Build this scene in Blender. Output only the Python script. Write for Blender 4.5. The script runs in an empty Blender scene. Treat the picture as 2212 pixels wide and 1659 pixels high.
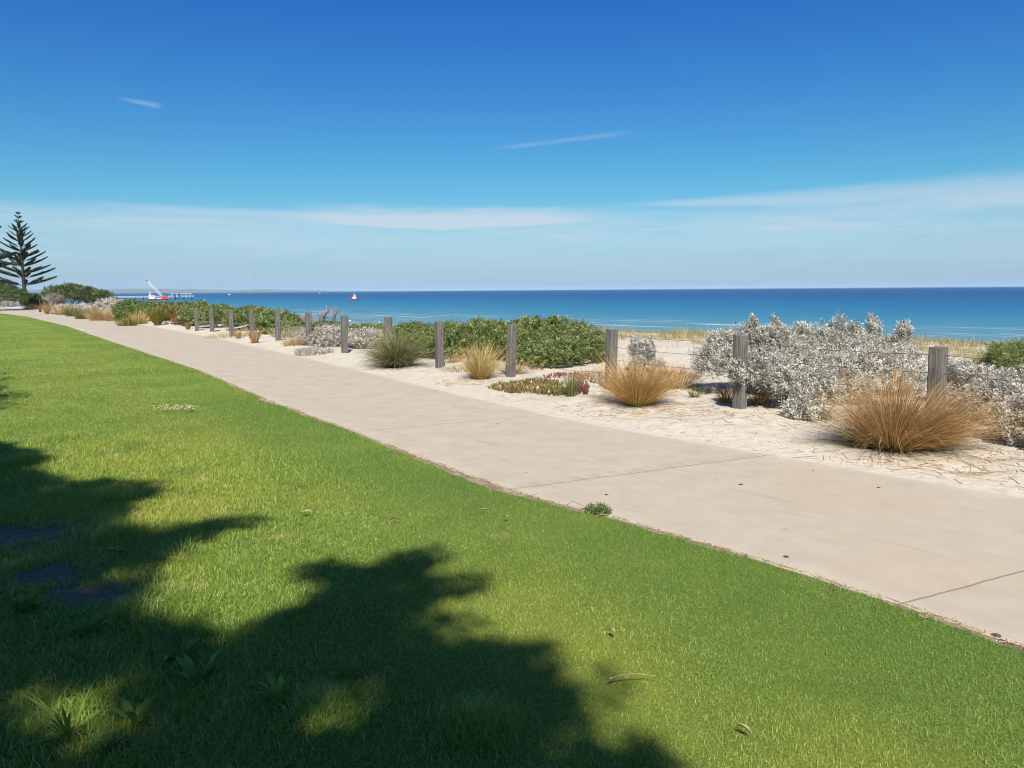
import bpy, math, random
import numpy as np
from mathutils import Vector, Matrix

R = np.random.RandomState(7)
random.seed(7)
S = bpy.context.scene
COL = S.collection
rad = math.radians

# ------------------------------------------------------------------ camera model
W_, H_ = 2212.0, 1659.0                 # size of the photo copy the layout was measured on
F_ = W_ / 2 / math.tan(rad(67.3 / 2))
PITCH, ROLL, CAM_H = rad(6.9656), rad(0.4156), 1.6

def ray(px, py):
    u = (px - W_ / 2) / F_; v = (H_ / 2 - py) / F_
    c, s = math.cos(ROLL), math.sin(ROLL)
    u, v = u * c + v * s, -u * s + v * c
    cp, sp = math.cos(PITCH), math.sin(PITCH)
    return np.array([u, cp + v * sp, v * cp - sp])

def at_z(px, py, z=0.0):
    r = ray(px, py); t = (z - CAM_H) / r[2]
    return np.array([r[0] * t, r[1] * t, z])

def at_d(px, py, d):
    r = ray(px, py); t = d / r[1]
    return np.array([r[0] * t, d, CAM_H + r[2] * t])

# ------------------------------------------------------------------ path edges and terrain
G_PTS = [(9.0, -6.2), (5.6, -1.1), (3.9, 1.15), (2.27, 3.26), (1.90, 3.82), (1.46, 4.40), (0.97, 5.02), (0.32, 5.62), (-0.44, 6.64),
         (-0.94, 7.36), (-1.86, 8.77), (-3.36, 10.92), (-6.46, 15.81), (-13.26, 25.45), (-21.22, 36.99), (-33.75, 53.86),
         (-41.93, 63.33), (-60, 82), (-82, 100), (-180, 160), (-700, 420), (-4000, 2000), (-60000, 30000)]
S_PTS = [(12.0, -3.7), (8.0, 0.9), (5.9, 3.45), (3.90, 5.71), (3.16, 6.48), (2.67, 7.10), (1.91, 7.95), (1.05, 8.89), (0.45, 9.85), (-0.75, 11.65),
         (-2.83, 15.1), (-5.55, 19.5), (-10.18, 26.7), (-13.16, 31.04), (-18.63, 38.9), (-28.09, 52.2), (-43.5, 72.5),
         (-60, 92), (-85, 113), (-182, 205), (-620, 720), (-1450, 1500), (-3200, 3000), (-60000, 55000)]
YS = np.concatenate([np.arange(-30, 130, 0.05)])
def _smooth(pts):
    p = np.array(pts); x = np.interp(YS, p[:, 1], p[:, 0])
    # linear extension below the first point
    lo = YS < p[0, 1]
    x[lo] = p[0, 0] + (YS[lo] - p[0, 1]) * (p[1, 0] - p[0, 0]) / (p[1, 1] - p[0, 1])
    k = np.hanning(33); k /= k.sum()
    xs = np.convolve(np.pad(x, 16, mode='reflect', reflect_type='odd'), k, mode='valid')
    return xs
GX, SX = _smooth(G_PTS), _smooth(S_PTS)
_gp, _sp = np.array(G_PTS), np.array(S_PTS)
def gx(y):
    y = np.asarray(y, float)
    return np.where(y < 120, np.interp(y, YS, GX), np.interp(y, _gp[:, 1], _gp[:, 0]))
def sx(y):
    y = np.asarray(y, float)
    return np.where(y < 112, np.interp(y, YS, SX), np.interp(y, _sp[:, 1], _sp[:, 0]))

def sst(a, b, x):
    t = np.clip((x - a) / (b - a), 0, 1); return t * t * (3 - 2 * t)

_w = [(R.uniform(0, 2 * math.pi), R.uniform(0, 2 * math.pi)) for _ in range(64)]
def noise2(x, y, scale, off=0, n=6):
    """cheap smooth noise in about -1..1"""
    o = 0.0
    for i in range(n):
        a, p = _w[(off * 7 + i) % 64]
        f = (0.6 + 0.28 * i) / scale * 2.0
        o = o + np.sin((x * math.cos(a) + y * math.sin(a)) * f + p + 1.7 * np.sin((x * math.sin(a) - y * math.cos(a)) * f * 0.6 + 2 * p))
    return o / n * 1.6

SEA_Z = -5.5
def terr(x, y):
    x = np.asarray(x, float); y = np.asarray(y, float)
    u = (x - sx(y)) * 0.82
    edge = u + 0.06 * noise2(x, y, 0.9, 1) + 0.03 * noise2(x, y, 0.25, 2)
    z = -0.035 + 0.035 * sst(-0.28, 0.02, edge) + 0.035 * sst(0.0, 0.9, edge)
    rough = sst(0.1, 0.8, u) * (1 - sst(70, 90, u) * 0.8)
    z = z + rough * (0.016 * noise2(x, y, 0.35, 3) + 0.03 * noise2(x, y, 1.3, 4))
    z = z + sst(1.2, 6, u) * (0.09 * noise2(x, y, 4.0, 5) + 0.05)
    fs = sst(24, 42, y)
    z = z - 3.2 * sst(12.5 - 6.5 * fs, 40 - 10 * fs, u) - 0.25 * fs * sst(3, 7, u) - 0.055 * np.clip(u - 40, 0, 300)
    # strip of bare soil between lawn and path
    g = (x - gx(y)) * 0.82
    ge = g + 0.05 * noise2(x, y, 0.55, 6) + 0.03 * noise2(x, y, 0.14, 7)
    z = z + (0.040 * sst(0.05, -0.05, ge) + 0.003) * (u < -0.5)
    return z

def ground(px, py):
    z = 0.0
    for _ in range(8):
        p = at_z(px, py, z); z = float(terr(p[0], p[1]))
    return np.array([p[0], p[1], z])

# ------------------------------------------------------------------ materials
def new_mat(name):
    m = bpy.data.materials.new(name); m.use_nodes = True
    nt = m.node_tree; nt.nodes.clear()
    out = nt.nodes.new('ShaderNodeOutputMaterial')
    return m, nt, out

class NT:
    def __init__(s, nt): s.nt = nt
    def n(s, t, **kw):
        x = s.nt.nodes.new(t)
        for k, v in kw.items():
            if k == 'inp':
                for a, b in v.items():
                    if hasattr(b, 'is_linked') or hasattr(b, 'links'): s.nt.links.new(b, x.inputs[a])
                    else: x.inputs[a].default_value = b
            else: setattr(x, k, v)
        return x
    def math(s, op, a, b=0.0, c=0.0, clamp=False):
        x = s.nt.nodes.new('ShaderNodeMath'); x.operation = op; x.use_clamp = clamp
        for i, v in enumerate((a, b, c)):
            if hasattr(v, 'links'): s.nt.links.new(v, x.inputs[i])
            else: x.inputs[i].default_value = v
        return x.outputs[0]
    def ramp(s, fac, stops):
        x = s.nt.nodes.new('ShaderNodeValToRGB'); s.nt.links.new(fac, x.inputs[0])
        e = x.color_ramp.elements
        while len(e) < len(stops): e.new(0.5)
        for i, (p, c) in enumerate(stops):
            e[i].position = p; e[i].color = (*c, 1) if len(c) == 3 else c
        return x.outputs[0]
    def mix(s, f, a, b, mode='MIX'):
        x = s.nt.nodes.new('ShaderNodeMix'); x.data_type = 'RGBA'; x.blend_type = mode
        for i, v in ((0, f), (6, a), (7, b)):
            if hasattr(v, 'links'): s.nt.links.new(v, x.inputs[i])
            else: x.inputs[i].default_value = v if i == 0 else (*v, 1)
        return x.outputs[2]
    def noise(s, vec, scale, detail=4, rough=0.55, out=0):
        x = s.nt.nodes.new('ShaderNodeTexNoise')
        if vec is not None: s.nt.links.new(vec, x.inputs['Vector'])
        x.inputs['Scale'].default_value = scale; x.inputs['Detail'].default_value = detail; x.inputs['Roughness'].default_value = rough
        return x.outputs[out]
    def vscale(s, vec, v):
        x = s.nt.nodes.new('ShaderNodeVectorMath'); x.operation = 'MULTIPLY'
        s.nt.links.new(vec, x.inputs[0]); x.inputs[1].default_value = v
        return x.outputs[0]
    def pos(s): return s.nt.nodes.new('ShaderNodeNewGeometry').outputs['Position']
    def obj(s): return s.nt.nodes.new('ShaderNodeTexCoord').outputs['Object']
    def attr(s, name):
        x = s.nt.nodes.new('ShaderNodeAttribute'); x.attribute_name = name; return x.outputs['Fac']
    def mrange(s, v, a, b, c=0.0, d=1.0, smooth=True):
        x = s.nt.nodes.new('ShaderNodeMapRange'); x.interpolation_type = 'SMOOTHSTEP' if smooth else 'LINEAR'
        s.nt.links.new(v, x.inputs[0])
        for i, q in zip((1, 2, 3, 4), (a, b, c, d)): x.inputs[i].default_value = q
        return x.outputs[0]
    def link(s, a, b): s.nt.links.new(a, b)

def leaf_mat(name, stops, trans=0.3, rough=0.5, tip=None, patch=None, spec=0.3):
    """colour from each leaf's own tint (+ optional tip colour along a blade, + patches)"""
    m, nt, out = new_mat(name); t = NT(nt)
    c = t.ramp(t.attr('tint'), stops)
    if patch:
        nz = t.noise(t.pos(), patch[0], 3)
        c = t.mix(t.mrange(nz, 0.42, 0.62), c, patch[1], 'MIX') if len(patch) == 2 else t.mix(t.math('MULTIPLY', t.mrange(nz, 0.42, 0.62), patch[2]), c, patch[1])
    if tip:
        for (a, b, colr, amt) in tip:
            c = t.mix(t.math('MULTIPLY', t.mrange(t.attr('along'), a, b), amt), c, colr)
    p = t.n('ShaderNodeBsdfPrincipled', inp={'Base Color': c, 'Roughness': rough, 'Specular IOR Level': spec})
    tr = t.n('ShaderNodeBsdfTranslucent', inp={'Color': c})
    mx = t.n('ShaderNodeMixShader', inp={0: trans, 1: p.outputs[0], 2: tr.outputs[0]})
    t.link(mx.outputs[0], out.inputs[0])
    return m

def plain_mat(name, col, rough=0.6, var=0.15, scale=3.0, metallic=0.0, bump=0.0, spec=0.4):
    m, nt, out = new_mat(name); t = NT(nt)
    nz = t.noise(t.obj(), scale, 5)
    dark = tuple(max(0, v * (1 - var * 1.6)) for v in col); lite = tuple(min(1, v * (1 + var)) for v in col)
    c = t.ramp(nz, [(0.3, dark), (0.7, lite)])
    p = t.n('ShaderNodeBsdfPrincipled', inp={'Base Color': c, 'Roughness': rough, 'Metallic': metallic, 'Specular IOR Level': spec})
    if bump:
        b = t.n('ShaderNodeBump', inp={'Height': t.noise(t.obj(), scale * 6, 6), 'Strength': bump, 'Distance': 0.01})
        t.link(b.outputs[0], p.inputs['Normal'])
    t.link(p.outputs[0], out.inputs[0])
    return m

M = {}
# ------------------------------------------------------------------ mesh helpers
def set_props(o, label=None, cat=None, group=None, kind=None):
    if label: o['label'] = label
    if cat: o['category'] = cat
    if group: o['group'] = group
    if kind: o['kind'] = kind
    return o

def empty(name, loc, label, cat, group=None, rz=0.0):
    o = bpy.data.objects.new(name, None); COL.objects.link(o)
    o.location = loc; o.rotation_euler = (0, 0, rz); o.empty_display_size = 0.2
    return set_props(o, label, cat, group)

def np_mesh(name, V, faces, mat, parent=None, loc=None, attrs=None, smooth=False):
    """faces: list of int arrays (m x k). attrs: name -> per-face float array in the same order."""
    V = np.asarray(V, np.float32)
    if loc is not None: V = V - np.asarray(loc, np.float32)
    me = bpy.data.meshes.new(name)
    faces = [np.asarray(f, np.int32) for f in faces if len(f)]
    nl = sum(f.size for f in faces); nf = sum(len(f) for f in faces)
    me.vertices.add(len(V)); me.vertices.foreach_set('co', V.ravel())
    me.loops.add(nl); me.loops.foreach_set('vertex_index', np.concatenate([f.ravel() for f in faces]))
    tot = np.concatenate([np.full(len(f), f.shape[1], np.int32) for f in faces])
    st = np.concatenate([[0], np.cumsum(tot)[:-1]]).astype(np.int32)
    me.polygons.add(nf); me.polygons.foreach_set('loop_start', st)
    if smooth: me.polygons.foreach_set('use_smooth', np.ones(nf, bool))
    else: me.polygons.foreach_set('use_smooth', np.zeros(nf, bool))
    me.update(calc_edges=True)
    if attrs:
        for k, a in attrs.items():
            dom = 'FACE' if len(a) == nf and len(a) != len(V) else 'POINT'
            at = me.attributes.new(k, 'FLOAT', dom); at.data.foreach_set('value', np.asarray(a, np.float32))
    me.materials.append(mat)
    o = bpy.data.objects.new(name, me); COL.objects.link(o)
    if loc is not None and parent is None: o.location = loc
    if parent is not None: o.parent = parent
    return o

def nrm(v): return v / np.maximum(np.linalg.norm(v, axis=-1, keepdims=True), 1e-9)

class MB:
    """collects solids into one mesh"""
    def __init__(s): s.v = []; s.f = {3: [], 4: []}; s.n = 0
    def add(s, V, F):
        V = np.asarray(V, float)
        for f in F:
            if len(f) in (3, 4): s.f[len(f)].append([i + s.n for i in f])
            else:
                for i in range(1, len(f) - 1): s.f[3].append([f[0] + s.n, f[i] + s.n, f[i + 1] + s.n])
        s.v.append(V); s.n += len(V); return s
    def box(s, c, size, rz=0.0, taper=1.0):
        x, y, z = [q / 2 for q in size]
        P = np.array([(-x, -y, -z), (x, -y, -z), (x, y, -z), (-x, y, -z), (-x * taper, -y * taper, z), (x * taper, -y * taper, z), (x * taper, y * taper, z), (-x * taper, y * taper, z)])
        ca, sa = math.cos(rz), math.sin(rz)
        P = np.c_[P[:, 0] * ca - P[:, 1] * sa, P[:, 0] * sa + P[:, 1] * ca, P[:, 2]] + np.array(c)
        return s.add(P, [(3, 2, 1, 0), (4, 5, 6, 7), (0, 1, 5, 4), (1, 2, 6, 5), (2, 3, 7, 6), (3, 0, 4, 7)])
    def tube(s, pts, rads, sides=5, cap=True):
        pts = np.asarray(pts, float); k = len(pts)
        rads = np.full(k, rads) if np.isscalar(rads) else np.asarray(rads)
        T = nrm(np.gradient(pts, axis=0))
        ref = np.array([0, 0, 1.0]) if abs(T[0, 2]) < 0.9 else np.array([1.0, 0, 0])
        A = nrm(np.cross(T, ref)); B = np.cross(T, A)
        an = np.arange(sides) / sides * 2 * math.pi
        V = (pts[:, None] + (A[:, None] * np.cos(an)[None, :, None] + B[:, None] * np.sin(an)[None, :, None]) * rads[:, None, None]).reshape(-1, 3)
        F = []
        for i in range(k - 1):
            for j in range(sides):
                a = i * sides + j; b = i * sides + (j + 1) % sides
                F.append((a, b, b + sides, a + sides))
        if cap:
            F.append(tuple(range(sides))[::-1]); F.append(tuple((k - 1) * sides + j for j in range(sides)))
        return s.add(V, F)
    def ball(s, c, r, seg=8, rings=6):
        r = np.array([r, r, r]) if np.isscalar(r) else np.array(r)
        V = [(0, 0, 1)]
        for i in range(1, rings):
            th = math.pi * i / rings
            for j in range(seg):
                ph = 2 * math.pi * j / seg; V.append((math.sin(th) * math.cos(ph), math.sin(th) * math.sin(ph), math.cos(th)))
        V.append((0, 0, -1)); F = []
        for j in range(seg): F.append((0, 1 + j, 1 + (j + 1) % seg))
        for i in range(rings - 2):
            for j in range(seg):
                a = 1 + i * seg + j; b = 1 + i * seg + (j + 1) % seg; F.append((a, a + seg, b + seg, b))
        e = len(V) - 1; o = 1 + (rings - 2) * seg
        for j in range(seg): F.append((o + (j + 1) % seg, o + j, e))
        return s.add(np.array(V) * r + np.array(c), F)
    def prism(s, outline, axis_vec):
        """outline: list of 3-D points (closed), extruded by axis_vec"""
        P = np.array(outline, float); k = len(P); Q = P + np.array(axis_vec)
        F = [tuple(range(k))[::-1], tuple(range(k, 2 * k))] + [(i, (i + 1) % k, k + (i + 1) % k, k + i) for i in range(k)]
        return s.add(np.r_[P, Q], F)
    def build(s, name, mat, parent=None, loc=None, smooth=False, attrs=None):
        return np_mesh(name, np.concatenate(s.v), [s.f[3], s.f[4]], mat, parent, loc, attrs, smooth)

def leaf_quads(P, D, N, L, Wd, fold=0.15):
    Sd = nrm(np.cross(D, N)); Nn = np.cross(Sd, D)
    L = np.broadcast_to(np.asarray(L, float), (len(P),))[:, None]; Wd = np.broadcast_to(np.asarray(Wd, float), (len(P),))[:, None]
    mid = P + D * L * 0.5
    V = np.stack([P, mid + Sd * Wd / 2 + Nn * Wd * fold, P + D * L, mid - Sd * Wd / 2 + Nn * Wd * fold], 1).reshape(-1, 3)
    F = np.arange(len(P) * 4).reshape(-1, 4)
    return V, F

def sph(rng, n, zmin=-1.0):
    v = rng.normal(size=(int(n * 3) + 30, 3)); v = nrm(v); v = v[v[:, 2] >= zmin]
    return v[:n]

def lump(d, seed, amt):
    """irregular radius by direction"""
    q = np.random.RandomState(seed); o = 0
    for i in range(7):
        k = q.normal(size=3) * (2.0 + i * 0.9); o = o + np.sin(d @ k + q.uniform(0, 6.28)) / (1 + 0.25 * i)
    return 1 + amt * o / 3.0

def foliage(rng, blobs, twigs, twig_len, leaf, per_twig, up=0.45, shell=0.16, lumpy=0.22, zmin=-0.35, floor=None, spread=0.8, seed=1, tint_shift=0.0, clip_ground=True):
    """leaf cloud over ellipsoid blobs (centre, radii). returns V, F, tint, twig roots"""
    w = np.array([(b[1][0] * b[1][1] + b[1][0] * b[1][2] + b[1][1] * b[1][2]) * (b[2] if len(b) > 2 else 1) for b in blobs]); w = w / w.sum()
    Vs = []; Fs = []; Ts = []; Rt = []; n0 = 0
    for bi, b in enumerate(blobs):
        n = int(twigs * w[bi])
        if n < 1: continue
        c, r = np.array(b[0]), np.array(b[1])
        d = sph(rng, n, zmin); n = len(d)
        rr = lump(d, seed * 31 + bi, lumpy) * (1 - np.abs(rng.normal(0, shell, n))) * (1 + 0.05 * rng.normal(size=n))
        p = c + d * r * rr[:, None]
        nor = nrm(d / r)
        ax = nrm(nor * (1 - up) + np.array([0, 0, up]) + rng.normal(0, 0.28, (n, 3)))
        Lt = twig_len * rng.uniform(0.6, 1.35, n)
        if clip_ground:
            ok = p[:, 2] > terr(p[:, 0], p[:, 1]) + 0.01; p, ax, Lt, nor = p[ok], ax[ok], Lt[ok], nor[ok]; n = len(p)
        if n == 0: continue
        Rt.append(p - ax * Lt[:, None])
        k = per_twig
        tt = (np.arange(k) + 0.5) / k
        phi = rng.uniform(0, 6.28, n)[:, None] + np.arange(k)[None, :] * 2.4
        s1 = nrm(np.cross(ax, rng.normal(size=(n, 3)))); s2 = np.cross(ax, s1)
        radial = s1[:, None] * np.cos(phi)[..., None] + s2[:, None] * np.sin(phi)[..., None]
        base = p[:, None] - ax[:, None] * (Lt[:, None] * (1 - tt[None, :]))[..., None]
        D = nrm(ax[:, None] * (1 - spread * (1 - tt[None, :, None] * 0.6)) + radial * spread + rng.normal(0, 0.15, (n, k, 3)))
        N = nrm(ax[:, None] - radial * 0.3 + rng.normal(0, 0.2, (n, k, 3)))
        sz = rng.uniform(0.65, 1.25, (n, k))
        V, F = leaf_quads(base.reshape(-1, 3), D.reshape(-1, 3), N.reshape(-1, 3), (leaf[0] * sz).ravel(), (leaf[1] * sz).ravel())
        tint = np.clip(0.5 + 0.2 * rng.normal(size=(n, 1)) + 0.14 * rng.normal(size=(n, k)) + tint_shift, 0, 1).ravel()
        Vs.append(V); Fs.append(F + n0); Ts.append(tint); n0 += len(V)
    return np.concatenate(Vs), np.concatenate(Fs), np.concatenate(Ts), np.concatenate(Rt)

def branch_mb(rng, base, roots, n, r0, spread=0.25, wig=0.06, taper=0.25):
    mb = MB()
    idx = rng.choice(len(roots), min(n, len(roots)), replace=False)
    for i in idx:
        e = roots[i]; b = np.array(base) + np.array([rng.normal(0, spread), rng.normal(0, spread), 0]) * 0.5
        b[2] = float(terr(b[0], b[1])) - 0.02
        L = np.linalg.norm(e - b)
        m1 = b + (e - b) * 0.35 + np.array([0, 0, 0.12 * L]) + rng.normal(0, wig * L, 3)
        m2 = b + (e - b) * 0.7 + np.array([0, 0, 0.08 * L]) + rng.normal(0, wig * L, 3)
        rr = r0 * rng.uniform(0.6, 1.2)
        mb.tube([b, m1, m2, e], [rr, rr * 0.75, rr * 0.5, rr * taper], 4, False)
    return mb

def B(x0, x1, yt, yb, d, depth, wt=1.0):
    """ellipsoid standing at distance d that covers this part of the photo"""
    a = at_d((x0 + x1) / 2, (yt + yb) / 2, d)
    return (a, np.array([(x1 - x0) / 2 / F_ * d, depth, (yb - yt) / 2 / F_ * d]), wt)

def shrub(name, label, cat, mat, blobs, twigs, twig_len, leaf, per_twig, bmat='twig', nbranch=40, br=0.012, group=None, seed=1, extra=None, **kw):
    rng = np.random.RandomState(seed * 13 + 5)
    c = np.mean([b[0] for b in blobs], axis=0); base = np.array([c[0], c[1], float(terr(c[0], c[1]))])
    root = empty(name, base, label, cat, group)
    V, F, T, rt = foliage(rng, blobs, twigs, twig_len, leaf, per_twig, seed=seed, **kw)
    np_mesh('foliage', V, [F], M[mat], root, base, {'tint': T})
    if nbranch:
        for b in blobs:
            bb = np.array([b[0][0], b[0][1], 0]) * 0.6 + base * 0.4
            sel = rt[np.linalg.norm((rt - b[0]) / b[1], axis=1) < 1.1]
            if len(sel) > 3:
                q = branch_mb(rng, bb, sel, max(4, nbranch // len(blobs)), br); 
                if q.v: q.build('branches', M[bmat], root, base, True)
    return root

def tuft(name, label, cat, mat, base, n, r0, L, spread, droop, w=0.004, lean=(0, 0), group=None, seed=1, knobs=0, knobmat=None, segs=5, lmin=0.55, flat=0.0):
    rng = np.random.RandomState(seed * 17 + 3)
    base = np.array(base, float)
    root = empty(name, base, label, cat, group)
    ph = rng.uniform(0, 2 * math.pi, n); u = np.sqrt(rng.uniform(0, 1, n))
    th0 = spread * u * rng.uniform(0.7, 1.15, n)
    dr = droop * rng.uniform(0.1, 1.4, n) * np.where(rng.uniform(size=n) < 0.15, 2.4, 1.0)
    p_ = rng.uniform(0, 6.28, 3)
    Ls = L * rng.uniform(lmin, 1.0, n) * (1 + 0.13 * np.sin(2 * ph + p_[0]) + 0.10 * np.sin(3 * ph + p_[1]) + 0.08 * np.sin(7 * ph + p_[2]) + 0.08 * np.sin(13 * th0 + 5 * ph))
    hd = np.stack([np.cos(ph), np.sin(ph)], 1)
    b = np.zeros((n, 3)); b[:, :2] = hd * (r0 * u)[:, None]
    b[:, 2] = terr(base[0] + b[:, 0], base[1] + b[:, 1]) - base[2] - 0.01
    P = [b]; cur = b
    for i in range(segs):
        t = (i + 0.5) / segs
        th = np.minimum(th0 + dr * t * t, 2.0)
        h2 = hd * np.sin(th)[:, None] + np.array(lean) * (0.4 + t)
        stp = np.c_[h2, np.cos(th)]
        cur = cur + nrm(stp) * (Ls / segs)[:, None]
        P.append(cur)
    P = np.stack(P, 1)                      # n x segs+1 x 3
    gz = terr(base[0] + P[..., 0], base[1] + P[..., 1]) - base[2] + 0.008
    P[..., 2] = np.maximum(P[..., 2], gz + rng.uniform(0, 0.02, (n, 1)) - 0.03 * (np.arange(segs + 1) == 0))
    side = np.c_[-hd[:, 1], hd[:, 0], np.zeros(n)]; side = nrm(side + rng.normal(0, 0.5, (n, 3)))
    wt = w * (1 - 0.75 * np.linspace(0, 1, segs + 1) ** 1.5)
    wt = wt[None, :] * rng.uniform(0.7, 1.3, n)[:, None]
    V = np.stack([P + side[:, None] * wt[..., None], P - side[:, None] * wt[..., None]], 2)   # n, s+1, 2, 3
    V = V.reshape(-1, 3)
    q = np.arange(segs)[:, None] * 2 + np.array([0, 1, 3, 2])[None]
    F = (np.arange(n)[:, None, None] * (segs + 1) * 2 + q[None]).reshape(-1, 4)
    tint = np.repeat(np.clip(0.5 + 0.32 * rng.normal(size=n), 0, 1), segs)
    al = np.tile((np.arange(segs) + 0.5) / segs, n)
    fs = [F]
    if knobs:
        ki = rng.choice(n, knobs, replace=False); k = rng.uniform(0.75, 0.97, knobs)[:, None]; a = P[ki, -2] * (1 - k) + P[ki, -1] * k
        r_ = rng.uniform(0.005, 0.010, knobs)[:, None, None]
        o6 = np.array([[1, 0, 0], [-1, 0, 0], [0, 1, 0], [0, -1, 0], [0, 0, 1], [0, 0, -1]], float)
        t8 = np.array([[0, 2, 4], [2, 1, 4], [1, 3, 4], [3, 0, 4], [2, 0, 5], [1, 2, 5], [3, 1, 5], [0, 3, 5]])
        V2 = (a[:, None] + o6[None] * r_).reshape(-1, 3); fs.append((np.arange(knobs)[:, None, None] * 6 + t8[None]).reshape(-1, 3) + len(V))
        V = np.r_[V, V2]; tint = np.r_[tint, np.zeros(knobs * 8)]; al = np.r_[al, np.full(knobs * 8, 0.6)]
    np_mesh('blades', V, fs, M[mat], root, None, {'tint': tint, 'along': al})
    return root

# ------------------------------------------------------------------ material library
M['silver'] = leaf_mat('silver leaf', [(0.0, (0.21, 0.18, 0.125)), (0.3, (0.36, 0.345, 0.28)), (0.6, (0.62, 0.605, 0.53)), (1.0, (0.82, 0.80, 0.73))], 0.32, 0.75, spec=0.1)
M['greysilver'] = leaf_mat('dry silver leaf', [(0.0, (0.24, 0.19, 0.14)), (0.35, (0.42, 0.37, 0.31)), (0.7, (0.60, 0.56, 0.50)), (1.0, (0.74, 0.70, 0.64))], 0.15, 0.75, spec=0.1)
M['green'] = leaf_mat('coastal leaf', [(0.0, (0.05, 0.07, 0.018)), (0.35, (0.14, 0.185, 0.045)), (0.7, (0.235, 0.285, 0.09)), (1.0, (0.42, 0.44, 0.19))], 0.22, 0.42)
M['darkgreen'] = leaf_mat('dark leaf', [(0.0, (0.025, 0.04, 0.014)), (0.5, (0.085, 0.12, 0.04)), (1.0, (0.19, 0.22, 0.085))], 0.2, 0.45)
M['olive'] = leaf_mat('olive leaf', [(0.0, (0.12, 0.09, 0.02)), (0.5, (0.24, 0.20, 0.045)), (1.0, (0.38, 0.31, 0.09))], 0.25, 0.5)
M['rust'] = leaf_mat('rusty leaf', [(0.0, (0.14, 0.05, 0.025)), (0.5, (0.34, 0.14, 0.07)), (1.0, (0.5, 0.28, 0.15))], 0.2, 0.55)
M['treeleaf'] = leaf_mat('tree leaf', [(0.0, (0.02, 0.04, 0.01)), (1.0, (0.07, 0.11, 0.025))], 0.08, 0.45)
M['pine'] = leaf_mat('pine needles', [(0.0, (0.014, 0.026, 0.016)), (0.5, (0.045, 0.07, 0.042)), (1.0, (0.11, 0.145, 0.09))], 0.1, 0.5)
M['twig'] = plain_mat('dry twig', (0.16, 0.125, 0.10), 0.85, 0.3, 8)
M['greytwig'] = plain_mat('grey twig', (0.32, 0.29, 0.27), 0.85, 0.25, 8)
M['bark'] = plain_mat('tree bark', (0.13, 0.105, 0.085), 0.9, 0.3, 5, bump=0.5)
M['brownrush'] = leaf_mat('brown rush', [(0.0, (0.20, 0.10, 0.04)), (0.5, (0.48, 0.285, 0.105)), (1.0, (0.76, 0.54, 0.26))], 0.3, 0.5,
                          tip=[(0.45, 0.0, (0.30, 0.24, 0.06), 0.55)])
M['redrush'] = leaf_mat('reddish rush', [(0.0, (0.30, 0.16, 0.05)), (0.5, (0.58, 0.38, 0.13)), (1.0, (0.76, 0.56, 0.23))], 0.3, 0.5,
                        tip=[(0.5, 0.0, (0.36, 0.30, 0.07), 0.7), (0.74, 1.0, (0.46, 0.20, 0.10), 0.7)])
M['yellowrush'] = leaf_mat('yellow rush', [(0.0, (0.34, 0.22, 0.06)), (0.5, (0.60, 0.44, 0.16)), (1.0, (0.78, 0.62, 0.30))], 0.3, 0.5,
                           tip=[(0.5, 0.0, (0.20, 0.17, 0.04), 0.5)])
M['greenrush'] = leaf_mat('green rush', [(0.0, (0.06, 0.07, 0.025)), (0.5, (0.19, 0.20, 0.075)), (1.0, (0.40, 0.37, 0.16))], 0.25, 0.4,
                          tip=[(0.75, 1.0, (0.34, 0.27, 0.12), 0.6)])
M['oliverush'] = leaf_mat('olive rush', [(0.0, (0.13, 0.115, 0.02)), (0.5, (0.24, 0.215, 0.04)), (1.0, (0.36, 0.31, 0.08))], 0.25, 0.45)
M['straw'] = leaf_mat('straw grass', [(0.0, (0.30, 0.20, 0.08)), (0.5, (0.52, 0.38, 0.17)), (1.0, (0.68, 0.55, 0.30))], 0.3, 0.55)
M['dunegrass'] = leaf_mat('dune grass', [(0.0, (0.17, 0.165, 0.055)), (0.45, (0.36, 0.30, 0.12)), (1.0, (0.60, 0.48, 0.24))], 0.3, 0.5)
M['seedhead'] = plain_mat('seed head', (0.13, 0.06, 0.03), 0.8, 0.3, 20)
M['weed'] = leaf_mat('weed leaf', [(0.0, (0.10, 0.17, 0.022)), (1.0, (0.22, 0.36, 0.06))], 0.3, 0.35)
M['succulent'] = leaf_mat('succulent finger', [(0.0, (0.09, 0.10, 0.03)), (0.4, (0.21, 0.19, 0.065)), (0.68, (0.25, 0.15, 0.08)), (1.0, (0.28, 0.10, 0.07))], 0.1, 0.35)
M['redsucculent'] = leaf_mat('red succulent', [(0.0, (0.10, 0.05, 0.045)), (0.5, (0.20, 0.085, 0.07)), (1.0, (0.42, 0.13, 0.085))], 0.1, 0.35)

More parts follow.
